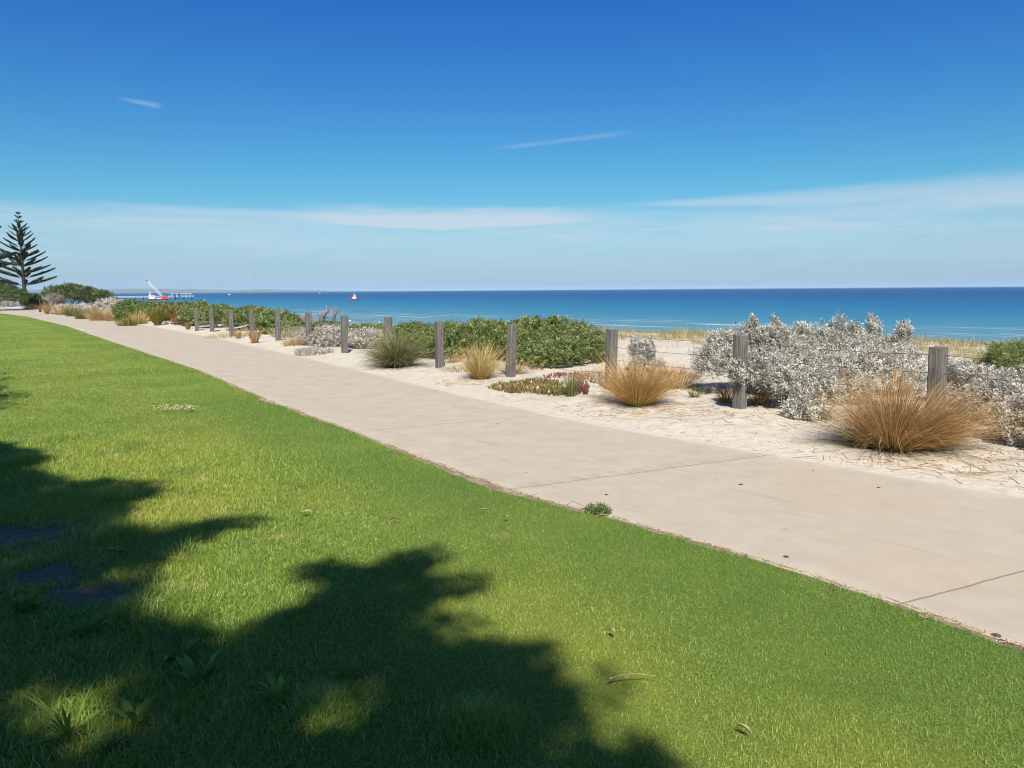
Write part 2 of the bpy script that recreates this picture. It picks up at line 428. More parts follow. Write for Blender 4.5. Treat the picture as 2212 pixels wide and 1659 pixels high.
def grass_mat():
    m, nt, out = new_mat('lawn blades'); t = NT(nt)
    p = t.pos()
    base = t.ramp(t.attr('tint'), [(0.0, (0.10, 0.175, 0.022)), (0.4, (0.225, 0.355, 0.045)), (0.75, (0.36, 0.48, 0.085)), (1.0, (0.66, 0.64, 0.28))])
    big = t.noise(p, 0.45, 3, 0.5)
    yel = t.mix(t.math('MULTIPLY', t.mrange(big, 0.44, 0.66), 0.55), base, (0.50, 0.50, 0.085))
    dk = t.noise(t.vscale(p, (1.0, 1.0, 1.0)), 1.1, 3, 0.6)
    c = t.mix(t.math('MULTIPLY', t.mrange(dk, 0.56, 0.72), 0.5), yel, (0.11, 0.25, 0.045))
    # thin straw-coloured spots
    st = t.noise(p, 3.3, 3, 0.6)
    c = t.mix(t.math('MULTIPLY', t.mrange(st, 0.58, 0.72), 0.65), c, (0.58, 0.48, 0.17))
    # greener watered strip beside the path, straw fringe at the very edge
    e = t.attr('edge')
    c = t.mix(t.math('MULTIPLY', t.mrange(e, 1.9, 0.5), 0.5), c, (0.13, 0.29, 0.05))
    c = t.mix(t.math('MULTIPLY', t.mrange(t.math('ADD', e, t.math('MULTIPLY', st, 0.25)), 0.30, 0.08), 0.6), c, (0.52, 0.42, 0.18))
    c = t.mix(t.mrange(t.attr('along'), 0.5, 0.0), c, (0.16, 0.17, 0.05), 'MIX') if False else c
    pr = t.n('ShaderNodeBsdfPrincipled', inp={'Base Color': c, 'Roughness': 0.45, 'Specular IOR Level': 0.3})
    tr = t.n('ShaderNodeBsdfTranslucent', inp={'Color': c})
    mx = t.n('ShaderNodeMixShader', inp={0: 0.4, 1: pr.outputs[0], 2: tr.outputs[0]})
    t.link(mx.outputs[0], out.inputs[0]); return m
M['grass'] = grass_mat()

BARE = [(*at_z(205, 1300)[:2], 0.42, 0.22), (*at_z(120, 1255)[:2], 0.35, 0.3), (*at_z(40, 1180)[:2], 0.8, 0.5)]
def bare(x, y):
    o = np.zeros_like(np.asarray(x, float))
    for (a, b, rx, ry) in BARE:
        o = np.maximum(o, 1 - np.sqrt(((x - a) / rx) ** 2 + ((y - b) / ry) ** 2) + 0.30 * noise2(x, y, 0.5, 8) + 0.35 * noise2(x, y, 0.13, 9))
    return o

def soil_mat():
    m, nt, out = new_mat('lawn soil'); t = NT(nt); p = t.pos()
    a = t.noise(p, 0.5, 4); b = t.noise(p, 22, 5, 0.65); f = t.noise(p, 120, 3, 0.7)
    turf = t.ramp(f, [(0.3, (0.07, 0.11, 0.02)), (0.55, (0.15, 0.22, 0.04)), (0.75, (0.28, 0.32, 0.08))])
    turf = t.mix(t.math('MULTIPLY', t.mrange(a, 0.42, 0.65), 0.6), turf, (0.28, 0.31, 0.05))
    turf = t.mix(t.math('MULTIPLY', t.mrange(b, 0.6, 0.75), 0.35), turf, (0.10, 0.085, 0.04))
    dirt = t.ramp(b, [(0.3, (0.13, 0.10, 0.07)), (0.7, (0.30, 0.24, 0.175))])
    c = t.mix(t.mrange(t.attr('bare'), 0.05, 0.3), turf, dirt)
    pr = t.n('ShaderNodeBsdfPrincipled', inp={'Base Color': c, 'Roughness': 0.9, 'Specular IOR Level': 0.15})
    bm = t.n('ShaderNodeBump', inp={'Height': f, 'Strength': 0.9, 'Distance': 0.02}); t.link(bm.outputs[0], pr.inputs['Normal'])
    t.link(pr.outputs[0], out.inputs[0]); return m

def sand_mat():
    m, nt, out = new_mat('dune sand'); t = NT(nt); p = t.pos()
    a = t.noise(p, 0.7, 4); b = t.noise(p, 9, 6, 0.65); f = t.noise(p, 160, 3, 0.7)
    c = t.ramp(b, [(0.25, (0.44, 0.388, 0.31)), (0.6, (0.55, 0.497, 0.41))])
    c = t.mix(t.math('MULTIPLY', t.mrange(a, 0.5, 0.7), 0.35), c, (0.42, 0.34, 0.24))
    c = t.mix(t.math('MULTIPLY', t.mrange(f, 0.58, 0.72), 0.3), c, (0.36, 0.27, 0.18))
    u = t.attr('u')
    # trodden brown soil and straw on the lawn side of the path
    dirt = t.ramp(b, [(0.3, (0.17, 0.125, 0.085)), (0.5, (0.27, 0.21, 0.145)), (0.68, (0.42, 0.35, 0.265))])
    c = t.mix(t.mrange(u, -1.9, -2.1), c, dirt)
    # golden beach, dark wet sand by the water
    beach = t.ramp(b, [(0.3, (0.43, 0.33, 0.19)), (0.7, (0.52, 0.41, 0.25))])
    c = t.mix(t.mrange(u, 14, 24), c, beach)
    th = t.math('MULTIPLY', t.math('MULTIPLY', t.mrange(u, 7.5, 11.5), t.mrange(u, 30, 20)), t.mrange(t.noise(p, 1.6, 4, .6), 0.36, 0.56))
    c = t.mix(t.math('MULTIPLY', th, 0.8), c, (0.30, 0.235, 0.115))
    c = t.mix(t.mrange(u, 77, 81), c, (0.30, 0.24, 0.17))
    pr = t.n('ShaderNodeBsdfPrincipled', inp={'Base Color': c, 'Roughness': 0.95, 'Specular IOR Level': 0.1})
    h = t.math('ADD', t.math('MULTIPLY', b, 1.0), t.math('MULTIPLY', f, 0.12))
    bm = t.n('ShaderNodeBump', inp={'Height': h, 'Strength': 0.8, 'Distance': 0.035}); t.link(bm.outputs[0], pr.inputs['Normal'])
    t.link(pr.outputs[0], out.inputs[0]); return m

JOINTS = [2.96, 0.0, 6.1, 9.1, 12.2, 15.2, 18.3, 21.3, 24.4, 27.4, 30.5, 36.5, 42.6, 48.7]
def path_mat():
    m, nt, out = new_mat('path concrete'); t = NT(nt); p = t.pos()
    a = t.noise(p, 0.55, 4, 0.6); b = t.noise(p, 3.0, 5, 0.65); f = t.noise(p, 140, 3, 0.7)
    c = t.ramp(b, [(0.25, (0.375, 0.317, 0.25)), (0.5, (0.415, 0.355, 0.282)), (0.8, (0.455, 0.392, 0.315))])
    c = t.mix(t.math('MULTIPLY', t.mrange(a, 0.46, 0.70), 0.6), c, (0.42, 0.335, 0.225))
    # scuffs running along the path
    al, ac = t.attr('along'), t.attr('across')
    comb = t.n('ShaderNodeCombineXYZ', inp={0: t.math('MULTIPLY', al, 0.5), 1: t.math('MULTIPLY', ac, 5.0)}).outputs[0]
    sc = t.noise(comb, 1.6, 5, 0.7)
    c = t.mix(t.math('MULTIPLY', t.mrange(sc, 0.55, 0.74), 0.5), c, (0.27, 0.22, 0.172))
    c = t.mix(t.math('MULTIPLY', t.mrange(f, 0.60, 0.75), 0.35), c, (0.22, 0.18, 0.14))
    # sand blown over both margins
    mar = t.math('ADD', t.math('ABSOLUTE', ac), t.math('MULTIPLY', b, 0.35))
    c = t.mix(t.math('MULTIPLY', t.mrange(mar, 1.30, 1.62), 0.6), c, (0.48, 0.42, 0.325))
    # saw-cut joints, with a broad grey repair band at the second
    wob = t.math('MULTIPLY', t.math('SUBTRACT', t.noise(p, 2.2, 3), 0.5), 0.05)
    d = t.math('ADD', al, wob); msk = None
    for j in JOINTS:
        e = t.mrange(t.math('ABSOLUTE', t.math('SUBTRACT', d, j)), 0.012, 0.004)
        msk = e if msk is None else t.math('MAXIMUM', msk, e)
    c = t.mix(t.math('MULTIPLY', msk, 0.55), c, (0.14, 0.115, 0.09))
    e2 = t.math('ABSOLUTE', t.math('SUBTRACT', d, JOINTS[0] + 0.05))
    band = t.math('MULTIPLY', t.mrange(e2, 0.14, 0.02), t.mrange(t.noise(comb, 3.0, 4), 0.35, 0.6))
    c = t.mix(t.math('MULTIPLY', band, 0.28), c, (0.23, 0.185, 0.145))
    pr = t.n('ShaderNodeBsdfPrincipled', inp={'Base Color': c, 'Roughness': 0.85, 'Specular IOR Level': 0.2})
    bm = t.n('ShaderNodeBump', inp={'Height': t.math('SUBTRACT', t.math('ADD', f, t.math('MULTIPLY', b, 0.6)), t.math('MULTIPLY', msk, 2.0)), 'Strength': 0.35, 'Distance': 0.006})
    t.link(bm.outputs[0], pr.inputs['Normal'])
    t.link(pr.outputs[0], out.inputs[0]); return m

def sea_mat():
    m, nt, out = new_mat('sea water'); t = NT(nt); p = t.pos()
    u = t.attr('u')                                # metres from the waterline
    pn = t.noise(t.vscale(p, (0.010, 0.010, 0.0)), 1.0, 4, 0.6)
    uu = t.math('ADD', u, t.math('MULTIPLY', t.math('SUBTRACT', pn, 0.5), 130.0))
    lg = t.math('LOGARITHM', t.math('MAXIMUM', uu, 4.0), 10.0)
    c = t.ramp(t.math('DIVIDE', lg, 4.0), [(0.15, (0.19, 0.25, 0.25)), (0.38, (0.10, 0.225, 0.27)), (0.50, (0.036, 0.17, 0.26)), (0.60, (0.012, 0.115, 0.235)),
                                             (0.70, (0.005, 0.062, 0.185)), (0.90, (0.003, 0.040, 0.145))])
    big = t.noise(t.vscale(p, (0.02, 0.02, 0.0)), 1.0, 5, 0.65)
    c = t.mix(t.math('MULTIPLY', t.mrange(big, 0.5, 0.68), 0.28), c, (0.04, 0.17, 0.25))
    # sandbar tints close in
    bars = t.noise(t.n('ShaderNodeCombineXYZ', inp={0: t.math('MULTIPLY', u, 0.06), 1: t.math('MULTIPLY', t.attr('v'), 0.006)}).outputs[0], 1.0, 4, 0.6)
    near = t.mrange(u, 130, 20)
    c = t.mix(t.math('MULTIPLY', t.math('MULTIPLY', near, t.mrange(bars, 0.5, 0.65)), 0.55), c, (0.165, 0.225, 0.235))
    # foam: the wash on the sand, thin breakers over the bar, stray caps
    fv = t.n('ShaderNodeCombineXYZ', inp={0: t.math('MULTIPLY', u, 0.30), 1: t.math('MULTIPLY', t.attr('v'), 0.035)}).outputs[0]
    fn = t.noise(fv, 1.0, 6, 0.7)
    shore = t.mrange(t.math('ADD', u, t.math('MULTIPLY', fn, 7.0)), 7.5, 4.0)
    bar = t.math('MULTIPLY', t.mrange(t.math('ABSOLUTE', t.math('SUBTRACT', t.math('ADD', u, t.math('MULTIPLY', pn, 40.0)), 74.0)), 26.0, 4.0), t.mrange(fn, 0.53, 0.64))
    cv = t.n('ShaderNodeCombineXYZ', inp={0: t.math('MULTIPLY', u, 0.11), 1: t.math('MULTIPLY', t.attr('v'), 0.05)}).outputs[0]
    caps = t.math('MULTIPLY', t.mrange(t.noise(cv, 1.0, 5, 0.75), 0.66, 0.74), t.mrange(u, 60, 160))
    foam = t.math('MINIMUM', t.math('ADD', t.math('ADD', t.math('MULTIPLY', shore, 0.8), t.math('MULTIPLY', bar, 0.55)), t.math('MULTIPLY', caps, 0.45)), 0.9)
    c = t.mix(foam, c, (0.75, 0.79, 0.80))
    df = t.n('ShaderNodeBsdfDiffuse', inp={'Color': c, 'Roughness': 0.0})
    gl = t.n('ShaderNodeBsdfGlossy', inp={'Color': (0.8, 0.9, 1.0, 1), 'Roughness': 0.18})
    w1 = t.noise(t.vscale(p, (0.35, 0.55, 0.35)), 1.0, 5, 0.65); w2 = t.noise(t.vscale(p, (0.05, 0.09, 0.05)), 1.0, 4, 0.6)
    bm = t.n('ShaderNodeBump', inp={'Height': t.math('ADD', t.math('MULTIPLY', w1, 0.35), t.math('MULTIPLY', w2, 1.2)), 'Strength': 1.0, 'Distance': 1.3})
    t.link(bm.outputs[0], gl.inputs['Normal'])
    bm2 = t.n('ShaderNodeBump', inp={'Height': t.math('ADD', t.math('MULTIPLY', w1, 0.35), t.math('MULTIPLY', w2, 1.2)), 'Strength': 0.9, 'Distance': 1.6})
    t.link(bm2.outputs[0], df.inputs['Normal'])
    fr = t.n('ShaderNodeFresnel', inp={'IOR': 1.33}); t.link(bm.outputs[0], fr.inputs['Normal'])
    k = t.math('MULTIPLY', t.math('MINIMUM', fr.outputs[0], 0.35), t.math('SUBTRACT', 1.0, foam))
    mx = t.n('ShaderNodeMixShader', inp={0: t.math('MULTIPLY', k, 0.55), 1: df.outputs[0], 2: gl.outputs[0]})
    t.link(mx.outputs[0], out.inputs[0]); return m

# ------------------------------------------------------------------ setting meshes
def grid_mesh(name, X, Y, Z, mat, attrs, kind='structure', smooth=True):
    r, c = X.shape
    V = np.stack([X, Y, Z], -1).reshape(-1, 3)
    i = (np.arange(r - 1)[:, None] * c + np.arange(c - 1)[None]).reshape(-1)
    F = np.stack([i, i + 1, i + c + 1, i + c], 1)
    o = np_mesh(name, V, [F], mat, attrs={k: np.broadcast_to(a, X.shape).reshape(-1) for k, a in attrs.items()}, smooth=smooth)
    o['kind'] = kind; return o

rows = np.concatenate([np.arange(-25, 3, 1.0), np.arange(3, 16, 0.055), np.arange(16, 30, 0.14), np.arange(30, 62, 0.5), np.geomspace(62, 1500, 70), [2200, 3500, 6000, 12000, 25000, 45000]])
cols = np.concatenate([-np.geomspace(6000, 6, 14), np.arange(-5.5, -3.8, 0.2), np.arange(-3.8, -2.6, 0.05), np.arange(-2.6, -0.5, 0.3), np.arange(-0.5, 1.2, 0.04),
                       np.arange(1.2, 6, 0.09), np.arange(6, 20, 0.3), np.geomspace(20, 130, 50)])
Y = np.repeat(rows[:, None], len(cols), 1); X = sx(rows)[:, None] + cols[None]
Uc = (X - sx(Y)) * 0.82
Z = terr(X, Y); Z = np.where(Y > 1500, np.where(Uc > 30, Z, -1.0), Z)
grid_mesh('ground', X, Y, Z, sand_mat(), {'u': Uc})

# lawn sheet
lr = np.concatenate([np.arange(-8, 2, 0.3), np.arange(2, 16, 0.07), np.arange(16, 30, 0.2), np.arange(30, 120, 1.0)])
lc = np.concatenate([[0.0, 0.03, 0.07, 0.12, 0.2, 0.3, 0.45, 0.65, 0.9], np.arange(1.2, 12, 0.35), np.geomspace(12, 90, 20)])
ly = np.repeat(lr[:, None], len(lc), 1)
lawn_edge = lambda y: gx(y) + 0.005 - 0.03 * noise2(0 * y, y, 0.8, 9) - 0.025 * noise2(0 * y, y, 0.2, 10) - 0.13 * sst(0.25, 0.9, noise2(0 * y, y, 1.7, 3)) - 0.12 * np.exp(-((y - 6.2) / 0.55) ** 2)
lx = lawn_edge(ly) - lc[None]
def lawn_z(x, y):
    d = np.clip(lawn_edge(y) - x, 0, 10)
    return -0.006 + 0.028 * sst(0, 0.15, d) + 0.012 * noise2(x, y, 1.5, 0) * sst(0.1, 1.0, d) + 0.02 * sst(0.5, 4, d)
grid_mesh('lawn', lx, ly, lawn_z(lx, ly), soil_mat(), {'bare': bare(lx, ly)})

# concrete path: a strip between its two edges, 0.12 m deep slab sunk in the ground
pr_ = np.concatenate([np.arange(-20, 3, 0.5), np.arange(3, 30, 0.15), np.arange(30, 118, 0.8)])
pf = np.linspace(0, 1, 22)
px = gx(pr_)[:, None] * (1 - pf) + sx(pr_)[:, None] * pf + 0.0
py = np.repeat(pr_[:, None], len(pf), 1)
j1a, j1b = np.array([0.355, 6.241]), np.array([2.626, 7.347]); jn = (j1b - j1a) / np.linalg.norm(j1b - j1a)
al_ = (px - 2.017) * (-jn[1]) + (py - 3.774) * jn[0]
ac_ = (pf[None] - 0.5) * 2.72 + 0 * px
pz = 0 * px
px = np.c_[px[:, :1] - 0.001, px, px[:, -1:] + 0.001]; py = np.c_[py[:, :1], py, py[:, -1:]]; pz = np.c_[pz[:, :1] - 0.12, pz, pz[:, -1:] - 0.12]
al_ = np.c_[al_[:, :1], al_, al_[:, -1:]]; ac_ = np.c_[ac_[:, :1], ac_, ac_[:, -1:]]
slab = grid_mesh('path', px, py, pz, path_mat(), {'along': al_, 'across': ac_}, smooth=False)

# sea
sr = np.concatenate([np.geomspace(400, 1, 14) * -1 - 0, np.arange(2, 420, 7.0), np.geomspace(420, 2000, 30), np.geomspace(2500, 60000, 16)])
sc_ = np.concatenate([np.arange(60, 300, 6.0), np.geomspace(300, 2000, 24), np.geomspace(2600, 110000, 14)]) / 0.82
sY = np.repeat(sr[:, None], len(sc_), 1); sX = sx(sr)[:, None] + sc_[None]
sV = sY / 0.82
sea_u = (sX - sx(sY)) * 0.82 - 82.0
grid_mesh('sea', sX, sY, 0 * sX + SEA_Z, sea_mat(), {'u': sea_u, 'v': sV})

# ------------------------------------------------------------------ lawn grass (stuff)
def make_grass():
    rng = np.random.RandomState(21)
    def sample(y0, y1, dens, n_try):
        pass
    Ys = []; Xs = []
    edges = np.geomspace(1.3, 62, 60)
    for a, b in zip(edges[:-1], edges[1:]):
        ym = (a + b) / 2
        rho = 18000 if ym < 4.5 else 18000 * (4.5 / ym) ** 2.05
        xl, xr = -0.74 * ym - 0.9, min(0.74 * ym + 0.9, float(gx(ym)) + 1.5)
        if xr <= xl: continue
        n = int(rho * (b - a) * (xr - xl))
        Ys.append(rng.uniform(a, b, n)); Xs.append(rng.uniform(xl, xr, n))
    x = np.concatenate(Xs); y = np.concatenate(Ys)
    d = lawn_edge(y) - x
    keep = d > -0.07 * rng.uniform(size=len(x)) ** 2.5 - 0.01
    thin = sst(-0.05, 0.2, d + 0.1 * noise2(x, y, 0.4, 11))          # sparse at the fringe
    keep &= rng.uniform(size=len(x)) < 0.25 + 0.75 * thin
    keep &= rng.uniform(size=len(x)) > 1.2 * bare(x, y)
    x, y, d = x[keep], y[keep], d[keep]; n = len(x)
    s = np.maximum(1.0, y / 5.5)
    longz = sst(0.15, 0.8, noise2(x, y, 1.2, 12)) * sst(1.2, 3.0, d)
    shag = sst(-0.9, -2.8, x + 0.15 * y - 1.2) * sst(8.5, 6.0, y)        # shaggier under the trees at left
    tuftm = np.zeros(n)
    for (qx, qy, q) in [(281, 1163, 0.16), (345, 1320, 0.13), (300, 1350, 0.12), (400, 1225, 0.10), (250, 1090, 0.12), (60, 1010, 0.2), (120, 960, 0.2), (700, 1560, 0.12), (1030, 1590, 0.15)]:
        c = at_z(qx, qy); tuftm = np.maximum(tuftm, np.exp(-((x - c[0]) ** 2 + (y - c[1]) ** 2) / q ** 2))
    h = (0.022 + 0.011 * longz + 0.030 * shag + 0.10 * tuftm) * rng.uniform(0.5, 1.35, n) * np.minimum(s, 1.8) ** 0.6
    w = (0.00115 + 0.0006 * shag) * rng.uniform(0.7, 1.3, n) * s
    ph = rng.uniform(0, 6.283, n); lean = np.abs(rng.normal(0.62, 0.4, n)) + 0.3
    hd = np.c_[np.cos(ph), np.sin(ph)]
    z0 = np.where(d < 0, 0.0, lawn_z(x, y) - 0.004)
    p0 = np.c_[x, y, z0]
    p1 = p0 + np.c_[hd * (np.sin(lean * 0.6) * h * 0.55)[:, None], np.cos(lean * 0.6) * h * 0.55]
    l2 = np.minimum(lean * 1.7, 1.75)
    p2 = p1 + np.c_[hd * (np.sin(l2) * h * 0.5)[:, None], np.cos(l2) * h * 0.5]
    a2 = ph + math.pi / 2 + rng.normal(0, 0.7, n); sd = np.c_[np.cos(a2), np.sin(a2), np.zeros(n)] * w[:, None]
    V = np.stack([p0 - sd, p0 + sd, p1 - sd * 0.85, p1 + sd * 0.85, p2], 1).reshape(-1, 3)
    b = np.arange(n)[:, None] * 5
    Q = b + np.array([[0, 1, 3, 2]]); T3 = b + np.array([[2, 3, 4]])
    tint = np.clip(0.52 + 0.22 * rng.normal(size=n) + 0.06 * noise2(x, y, 0.3, 13), 0, 1)
    tint = np.where(rng.uniform(size=n) < 0.05, rng.uniform(0.85, 1.0, n), tint)
    o = np_mesh('grass', V, [T3, Q], M['grass'], attrs={'tint': np.r_[tint, tint], 'edge': np.r_[d, d]})
    o['kind'] = 'stuff'; o['label'] = 'short green lawn grass beside the concrete path'; o['category'] = 'grass'
    print('blades', n)
make_grass()

# ------------------------------------------------------------------ fence posts and wires
def wood_mat():
    m, nt, out = new_mat('weathered timber'); t = NT(nt)
    o = t.obj(); oi = nt.nodes.new('ShaderNodeObjectInfo').outputs['Random']
    q = t.n('ShaderNodeVectorMath', operation='ADD', inp={0: o}); 
    cx = t.n('ShaderNodeCombineXYZ', inp={2: t.math('MULTIPLY', oi, 31.0)}); t.link(cx.outputs[0], q.inputs[1])
    g = t.noise(t.vscale(q.outputs[0], (55, 55, 2.2)), 1.0, 6, 0.65); b = t.noise(q.outputs[0], 5, 4)
    c = t.ramp(g, [(0.25, (0.04, 0.034, 0.03)), (0.5, (0.14, 0.13, 0.118)), (0.75, (0.27, 0.256, 0.238))])
    c = t.mix(t.math('MULTIPLY', t.mrange(b, 0.5, 0.7), 0.4), c, (0.20, 0.165, 0.13))
    pr = t.n('ShaderNodeBsdfPrincipled', inp={'Base Color': c, 'Roughness': 0.9, 'Specular IOR Level': 0.15})
    bm = t.n('ShaderNodeBump', inp={'Height': g, 'Strength': 0.8, 'Distance': 0.012}); t.link(bm.outputs[0], pr.inputs['Normal'])
    t.link(pr.outputs[0], out.inputs[0]); return m
M['wood'] = wood_mat()
M['wire'] = plain_mat('galvanised wire', (0.07, 0.06, 0.05), 0.6, 0.2, 30, metallic=0.4)
M['darkwood'] = plain_mat('brown timber', (0.09, 0.05, 0.035), 0.85, 0.3, 8)

def post_mesh(rng, h, w=0.145, cut=0):
    """square sawn post: softened corners, split lines down the faces, uneven top"""
    nz = 12; ring = []
    c = 0.014
    hw = w / 2
    base = [(-hw + c, -hw), (-0.012, -hw), (0.0, -hw + 0.012), (0.010, -hw), (hw - c, -hw), (hw, -hw + c), (hw, hw - c), (hw - c, hw), (-hw + c, hw), (-hw, hw - c), (-hw, 0.02), (-hw + 0.008, 0.008), (-hw, -0.004), (-hw, -hw + c)]
    k = len(base); V = []
    tw = rng.normal(0, 0.012)
    for i in range(nz + 1):
        t = i / nz; z = -0.35 + (h + 0.35) * t
        a = tw * t; off = rng.normal(0, 0.0015, (k, 2))
        for j, (x, y) in enumerate(base):
            x2, y2 = x + off[j, 0], y + off[j, 1]
            zz = z
            if i == nz:
                zz += 0.006 * math.sin(j * 2.1) + (cut * (x + hw) if cut else 0)
                if cut and x > 0.03: zz -= 0.05
            V.append((x2 * math.cos(a) - y2 * math.sin(a), x2 * math.sin(a) + y2 * math.cos(a), zz))
    mb = MB(); F = []
    for i in range(nz):
        for j in range(k): F.append((i * k + j, i * k + (j + 1) % k, (i + 1) * k + (j + 1) % k, (i + 1) * k + j))
    cz = len(V); V.append((0, 0, h + 0.004))
    for j in range(k): F.append((nz * k + j, nz * k + (j + 1) % k, cz))
    mb.add(V, F); return mb

POSTS = [  # pixel of the top (photo copy), label
    (2030, 750, 'thick grey timber post rising behind the large orange-brown grass clump'),
    (1602, 726, 'grey timber post with a clipped top corner, half wrapped by the big silver bush'),
    (1320, 712, 'grey split timber post standing behind the reddish-tipped grass clump'),
    (1102, 701, 'pale grey post in front of the big green mound, behind the yellow grass clump'),
    (948, 692, 'grey grooved timber post just right of the drooping dark green grass clump'),
    (836, 686, 'grey timber post whose foot is hidden by the drooping dark green grass clump'),
    (742, 682, 'knotty grey post between the two halves of the white low saltbush'),
    (664, 674, 'grey timber post at the left end of the white saltbush, behind the grey mat'),
    (598, 672, 'leaning-free grey post standing clear on white sand left of the white saltbush'),
    (543, 670, 'grey post with a small brown grass tuft at its foot'),
    (498, 667, 'grey post before the long dune shrub, right of the thin brown tuft'),
    (456, 665, 'grey post before the long green dune shrub, beside the rusty dead shrub'),
    (423, 664.5, 'thin-looking grey post in front of pale dry twigs right of the rusty dead shrub'),
    (393, 660, 'grey post standing before the rusty dead shrub on the white sand rise'),
]
fence_pts = []
rng = np.random.RandomState(3)
def fdir(y): 
    d = np.array([float(sx(y + 1) - sx(y - 1)), 2.0]); return d / np.linalg.norm(d)
def add_post(x, y, h, label, k):
    z = float(terr(x, y)); d = fdir(y)
    o = post_mesh(rng, h, 0.145 if k < 20 else 0.17, cut=(0.5 if k == 1 else 0)).build('fence_post', M['wood'], None, (0, 0, 0))
    o.location = (x, y, z); o.rotation_euler = (rng.normal(0, 0.022), rng.normal(0, 0.022), math.atan2(d[1], d[0]) + rng.normal(0, 0.05))
    set_props(o, label, 'post', 'fence posts along the sandy verge'); fence_pts.append((x, y, z, h)); return o
for k, (qx, qy, lb) in enumerate(POSTS):
    zt = 0.98
    for _ in range(4):
        p = at_z(qx, qy, zt); zt = float(terr(p[0], p[1])) + 0.95
    add_post(p[0], p[1], 0.95, lb.replace('leaning-free grey', 'upright grey'), k)
# the run carries on past the right edge of the picture and away to the left
p0, p1 = np.array(fence_pts[0][:2]), np.array(fence_pts[1][:2]); q = p0 + (p0 - p1)
x, y = q; z = float(terr(x, y)); off_right = (x, y, z, 0.95)
far = []
FAR_LABELS = ['grey post almost buried in the rounded dark green shrub, right-hand one of the pair', 'grey post almost buried in the rounded dark green shrub, left-hand one of the pair',
              'pale far post among whitish saltbush, nearest to the rounded dark green shrub', 'pale far post among whitish saltbush, second from the rounded dark green shrub',
              'pale far post at the right end of the low timber rails', 'pale far post in the middle of the low timber rails',
              'pale far post at the left end of the low timber rails', 'farthest grey post beside the dark shadowed hedge']
for (yy, lb) in zip([43.5, 46.5, 51.0, 54.0, 57.5, 61.5, 66.5, 72.0], FAR_LABELS):
    add_post(float(sx(yy)) + 3.0 + 0.02 * (yy - 43), yy, 0.95 if yy < 57 else 1.1, lb, 20 + len(far)); far.append(fence_pts[-1])

WIRE_Z = [0.87, 0.68, 0.48, 0.26]
line = [off_right] + fence_pts[:16]
for wz, lb in zip(WIRE_Z, ['topmost thin fence wire strung between the grey timber posts', 'second highest thin fence wire strung through the grey posts',
                           'third fence wire from the top, passing through the silver bush', 'lowest thin fence wire, near the sand']):
    mb = MB(); pts = []
    for (a, b) in zip(line[:-1], line[1:]):
        for t_ in (0, 0.25, 0.5, 0.75):
            pts.append((a[0] * (1 - t_) + b[0] * t_, a[1] * (1 - t_) + b[1] * t_, (a[2] + wz) * (1 - t_) + (b[2] + wz) * t_ - 0.10 * t_ * (1 - t_)))
    b = line[-1]; pts.append((b[0], b[1], b[2] + wz))
    mb.tube(pts, 0.0027, 4, True)
    o = mb.build('fence_wire', M['wire']); set_props(o, lb, 'wire', 'fence wires')
# low timber rails between the farthest posts
for (a, b, lb) in [(far[4], far[5], 'pale weathered rail joining the nearer two far fence posts'), (far[5], far[6], 'pale weathered rail on the farther two posts by the dark hedge')]:
    mb = MB(); a3 = np.array([a[0] - .05, a[1] - .04, a[2] + 1.0]); b3 = np.array([b[0] - .05, b[1] - .04, b[2] + 1.0])
    mb.tube([a3, (a3 + b3) / 2 + np.array([0, 0, -0.02]), b3], 0.075, 6)
    o = mb.build('fence_rail', M['wood']); set_props(o, lb, 'rail', 'rails of the far fence')

# short brown marker bollard beside the far end of the path
bp = ground(87, 675)
t_ = empty('marker_bollard', bp, 'short dark brown bollard at the far end of the path', 'bollard')
mb = MB(); mb.tube([(0, 0, -0.2), (0, 0, 0.36), (0, 0, 0.40)], [0.10, 0.10, 0.085], 10); mb.build('stump', M['darkwood'], t_)
mb = MB(); mb.tube([(0.02, 0.03, 0.398), (0.02, 0.03, 1.15)], 0.03, 8); mb.build('pole', M['wood'], t_)

# ------------------------------------------------------------------ shrubs
# big silver bush at the right, growing through the fence
BW = lambda *a: B(*a)
shrub('silver_bush', 'big silver-white bush growing through the fence around the clipped-corner post', 'bush', 'silver',
      [B(1600, 1800, 712, 885, 11.2, 0.75), B(1770, 1992, 722, 890, 11.1, 0.7), B(1497, 1620, 712, 845, 11.6, 0.6), B(1690, 1880, 706, 860, 11.5, 0.6),
       B(1585, 1690, 696, 800, 11.6, 0.4, 0.8), B(1870, 1975, 715, 850, 11.4, 0.4, 0.9), B(1930, 1998, 755, 860, 11.2, 0.4),
       B(1604, 1646, 680, 770, 11.4, 0.14, 1.7), B(1655, 1700, 681, 760, 11.4, 0.13, 1.7), B(1706, 1752, 689, 760, 11.4, 0.13, 1.6), B(1758, 1800, 697, 760, 11.4, 0.12, 1.6), B(1788, 1836, 684, 770, 11.5, 0.15, 1.7),
       B(1826, 1868, 694, 760, 11.4, 0.12, 1.6), B(1868, 1902, 679, 760, 11.4, 0.11, 1.7), B(1930, 1972, 688, 745, 11.3, 0.10, 1.5), B(1636, 1660, 702, 740, 11.3, 0.1, 1.6), B(1545, 1580, 706, 760, 11.6, 0.12, 1.4),
       B(1572, 1612, 772, 835, 9.9, 0.14, 2.2), B(1618, 1665, 770, 850, 9.9, 0.16, 1.6), B(1635, 1740, 770, 880, 10.1, 0.45, 1.2), B(1690, 1800, 850, 920, 9.35, 0.32, 1.3), B(1740, 1880, 780, 890, 10.4, 0.4)],
      9800, 0.14, (0.048, 0.017), 11, 'twig', 200, 0.007, seed=2, up=0.5, shell=0.22, lumpy=0.3)
